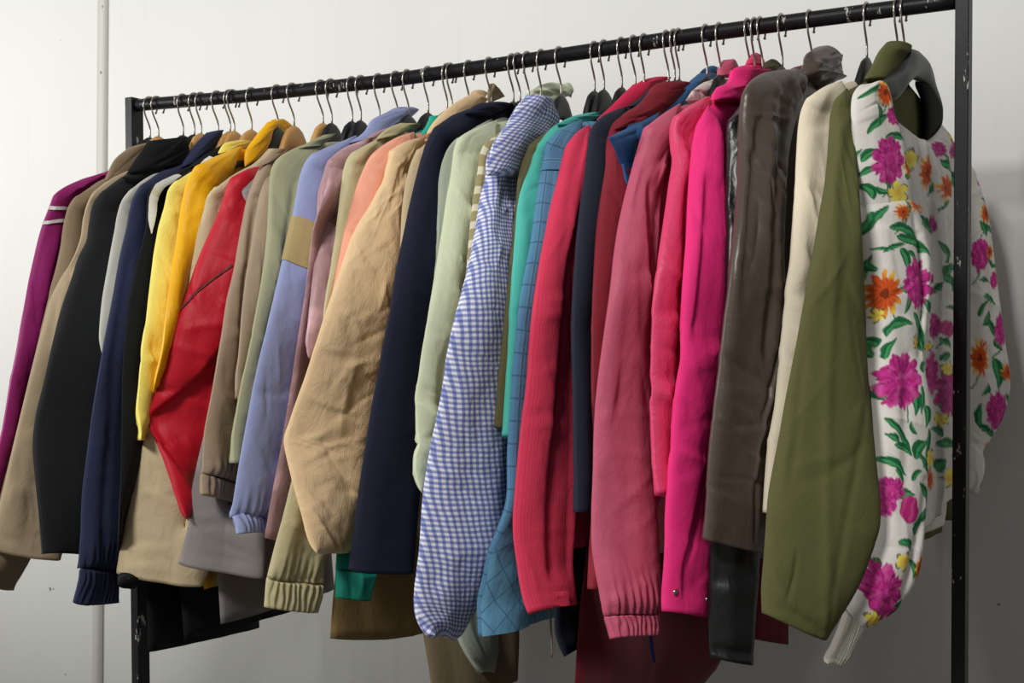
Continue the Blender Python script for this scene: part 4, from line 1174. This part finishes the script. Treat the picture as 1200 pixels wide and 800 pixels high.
def bev(o, w=.0012):
    b = o.modifiers.new('edge', 'BEVEL'); b.width = w; b.segments = 2; o.data.polygons.foreach_set('use_smooth', np.zeros(len(o.data.polygons), bool))
xl0, xl1 = pw(161, HOR, 0)[0], pw(171, HOR, 0)[0]
V, Fc = post(-RAIL_L-.014, -RAIL_L+.012, .018, .030); bev(mesh_obj('post', V, Fc, mm, rack))
V, Fc = post(.012, .002, .018, .024); bev(mesh_obj('post', V, Fc, mm, rack))
for x in (-RAIL_L+.012, .002):
    V, Fc = box(x-.016, x+.016, -.28, .28, .012, .032); bev(mesh_obj('foot', V, Fc, mm, rack))

# -------------------------------------------------- room
def struct(name, V, Fc, mat):
    o = mesh_obj(name, V, Fc, mat, smooth=False); o['kind'] = 'structure'; return o
def wall_mat(name, a, b, streak=.5, spots=()):
    k = NT(name)
    oc = k.new('ShaderNodeTexCoord').outputs['Object']
    mp = k.new('ShaderNodeMapping'); mp.inputs['Scale'].default_value = (1, 1, .03); k.l.new(oc, mp.inputs['Vector'])
    st = k.noise(mp.outputs[0], 40, 5, .65)
    mp2 = k.new('ShaderNodeMapping'); mp2.inputs['Scale'].default_value = (1, 1, .25); k.l.new(oc, mp2.inputs['Vector'])
    bl = k.noise(mp2.outputs[0], 3.2, 5, .6)
    c = k.mix(bl, lin(a), lin(b))
    r = k.math('MULTIPLY', k.math('SUBTRACT', st, .6), 3.0, True)
    c = k.mix(k.math('MULTIPLY', r, streak), c, lin((196, 196, 188)))
    sp = k.noise(mp2.outputs[0], 26, 4, .7)
    r2 = k.math('MULTIPLY', k.math('GREATER_THAN', sp, .76), .4)
    c = k.mix(r2, c, lin((150, 148, 140)))
    for px, py, r in spots:
        d = k.new('ShaderNodeVectorMath'); d.operation = 'DISTANCE'; d.inputs[1].default_value = tuple(pw(px, py, WALL_Y-.002))
        k.l.new(oc, d.inputs[0])
        dn = k.math('ADD', d.outputs['Value'], k.math('MULTIPLY', k.noise(oc, 300, 2), r*1.4))
        c = k.mix(k.math('MULTIPLY', k.math('LESS_THAN', dn, r*1.5), .75), c, lin((96, 94, 88)))
    k.l.new(c, k.b.inputs['Base Color'])
    k.b.inputs['Roughness'].default_value = .7; k.b.inputs['Specular IOR Level'].default_value = .3
    fine = k.noise(oc, 260, 2, .6)
    nb = k.bump(st, .12, .004); nb = k.bump(fine, .08, .002, nb)
    k.l.new(nb, k.b.inputs['Normal'])
    return k.m
wm = wall_mat('white_painted_board', (216, 217, 213), (226, 227, 224), .6, ((58, 690, .006), (70, 47, .003), (70, 140, .002), (62, 690, .004), (1170, 708, .004), (76, 790, .004)))
tm = wall_mat('white_painted_batten', (196, 197, 190), (206, 207, 200), .8, ((119, 85, .005), (121, 8, .004)))
sx = (pw(115, 60, WALL_Y)[0]+pw(115, 760, WALL_Y)[0])/2
sx1 = pw(127, 60, WALL_Y)[0]
sb = pw(109, 700, WALL_Y)[0]
V, Fc = box(-5.5, 4.5, WALL_Y, WALL_Y+.05, 0, 3.0)
struct('wall_back', V, Fc, wm)
x0t, x1t = pw(115.5, 60, WALL_Y)[0], pw(126.5, 60, WALL_Y)[0]
x0b, x1b = pw(109.5, 740, WALL_Y)[0], pw(121, 740, WALL_Y)[0]
zt_, zb_ = pw(115, 60, WALL_Y)[2], pw(109, 740, WALL_Y)[2]
V, Fc = box(0, 1, WALL_Y-.004, WALL_Y+.001, 0, 3.0)
for v in V:
    u = (v[2]-zb_)/(zt_-zb_)
    v[0] = (x0b+(x0t-x0b)*u) if v[0] < .5 else (x1b+(x1t-x1b)*u)
struct('trim_1', V, Fc, tm)
fk = NT('grey_concrete_floor'); oc = fk.new('ShaderNodeTexCoord').outputs['Object']
fk.l.new(fk.mix(fk.noise(oc, 4, 5), lin((120, 116, 110)), lin((150, 146, 138))), fk.b.inputs['Base Color']); fk.b.inputs['Roughness'].default_value = .8
V, Fc = box(-5.5, 4.5, -5.0, WALL_Y, -.05, 0)
struct('floor', V, Fc, fk.m)

# -------------------------------------------------- light and camera
w = bpy.data.worlds.new('room_light'); S.world = w; w.use_nodes = True
w.node_tree.nodes['Background'].inputs[0].default_value = (1.0, .98, .95, 1); w.node_tree.nodes['Background'].inputs[1].default_value = .19
def area(name, loc, target, size, power, col=(1, 1, 1)):
    l = bpy.data.lights.new(name, 'AREA'); l.shape = 'RECTANGLE'; l.size, l.size_y = size; l.energy = power; l.color = col
    o = bpy.data.objects.new(name, l); COL.objects.link(o); o.location = loc
    o.rotation_euler = (Vector(target)-Vector(loc)).to_track_quat('-Z', 'Y').to_euler()
    o['label'] = 'ceiling light in front of the rack' if loc[0] > -2 else 'added fill light beyond the left end of the rack'; o['category'] = 'light'
    return o
area('ceiling_or_fill_light', (-.5, -4.2, 3.55), (-.6, .3, 1.3), (1.0, .6), 158, (1, .985, .955))
area('ceiling_or_fill_light', (-4.0, -1.7, 1.75), (-1.9, .4, .75), (.8, .8), 62, (1, .99, .97))  # low fill light, added to brighten the lower left wall

cam = bpy.data.cameras.new('camera'); co = bpy.data.objects.new('camera', cam); COL.objects.link(co)
co.location = CAM; co.rotation_euler = (math.radians(90), 0, TH)
cam.sensor_width = 36; cam.lens = 36*F_PX/1200; cam.shift_y = (HOR-400)/1200; cam.clip_start = .05
S.camera = co
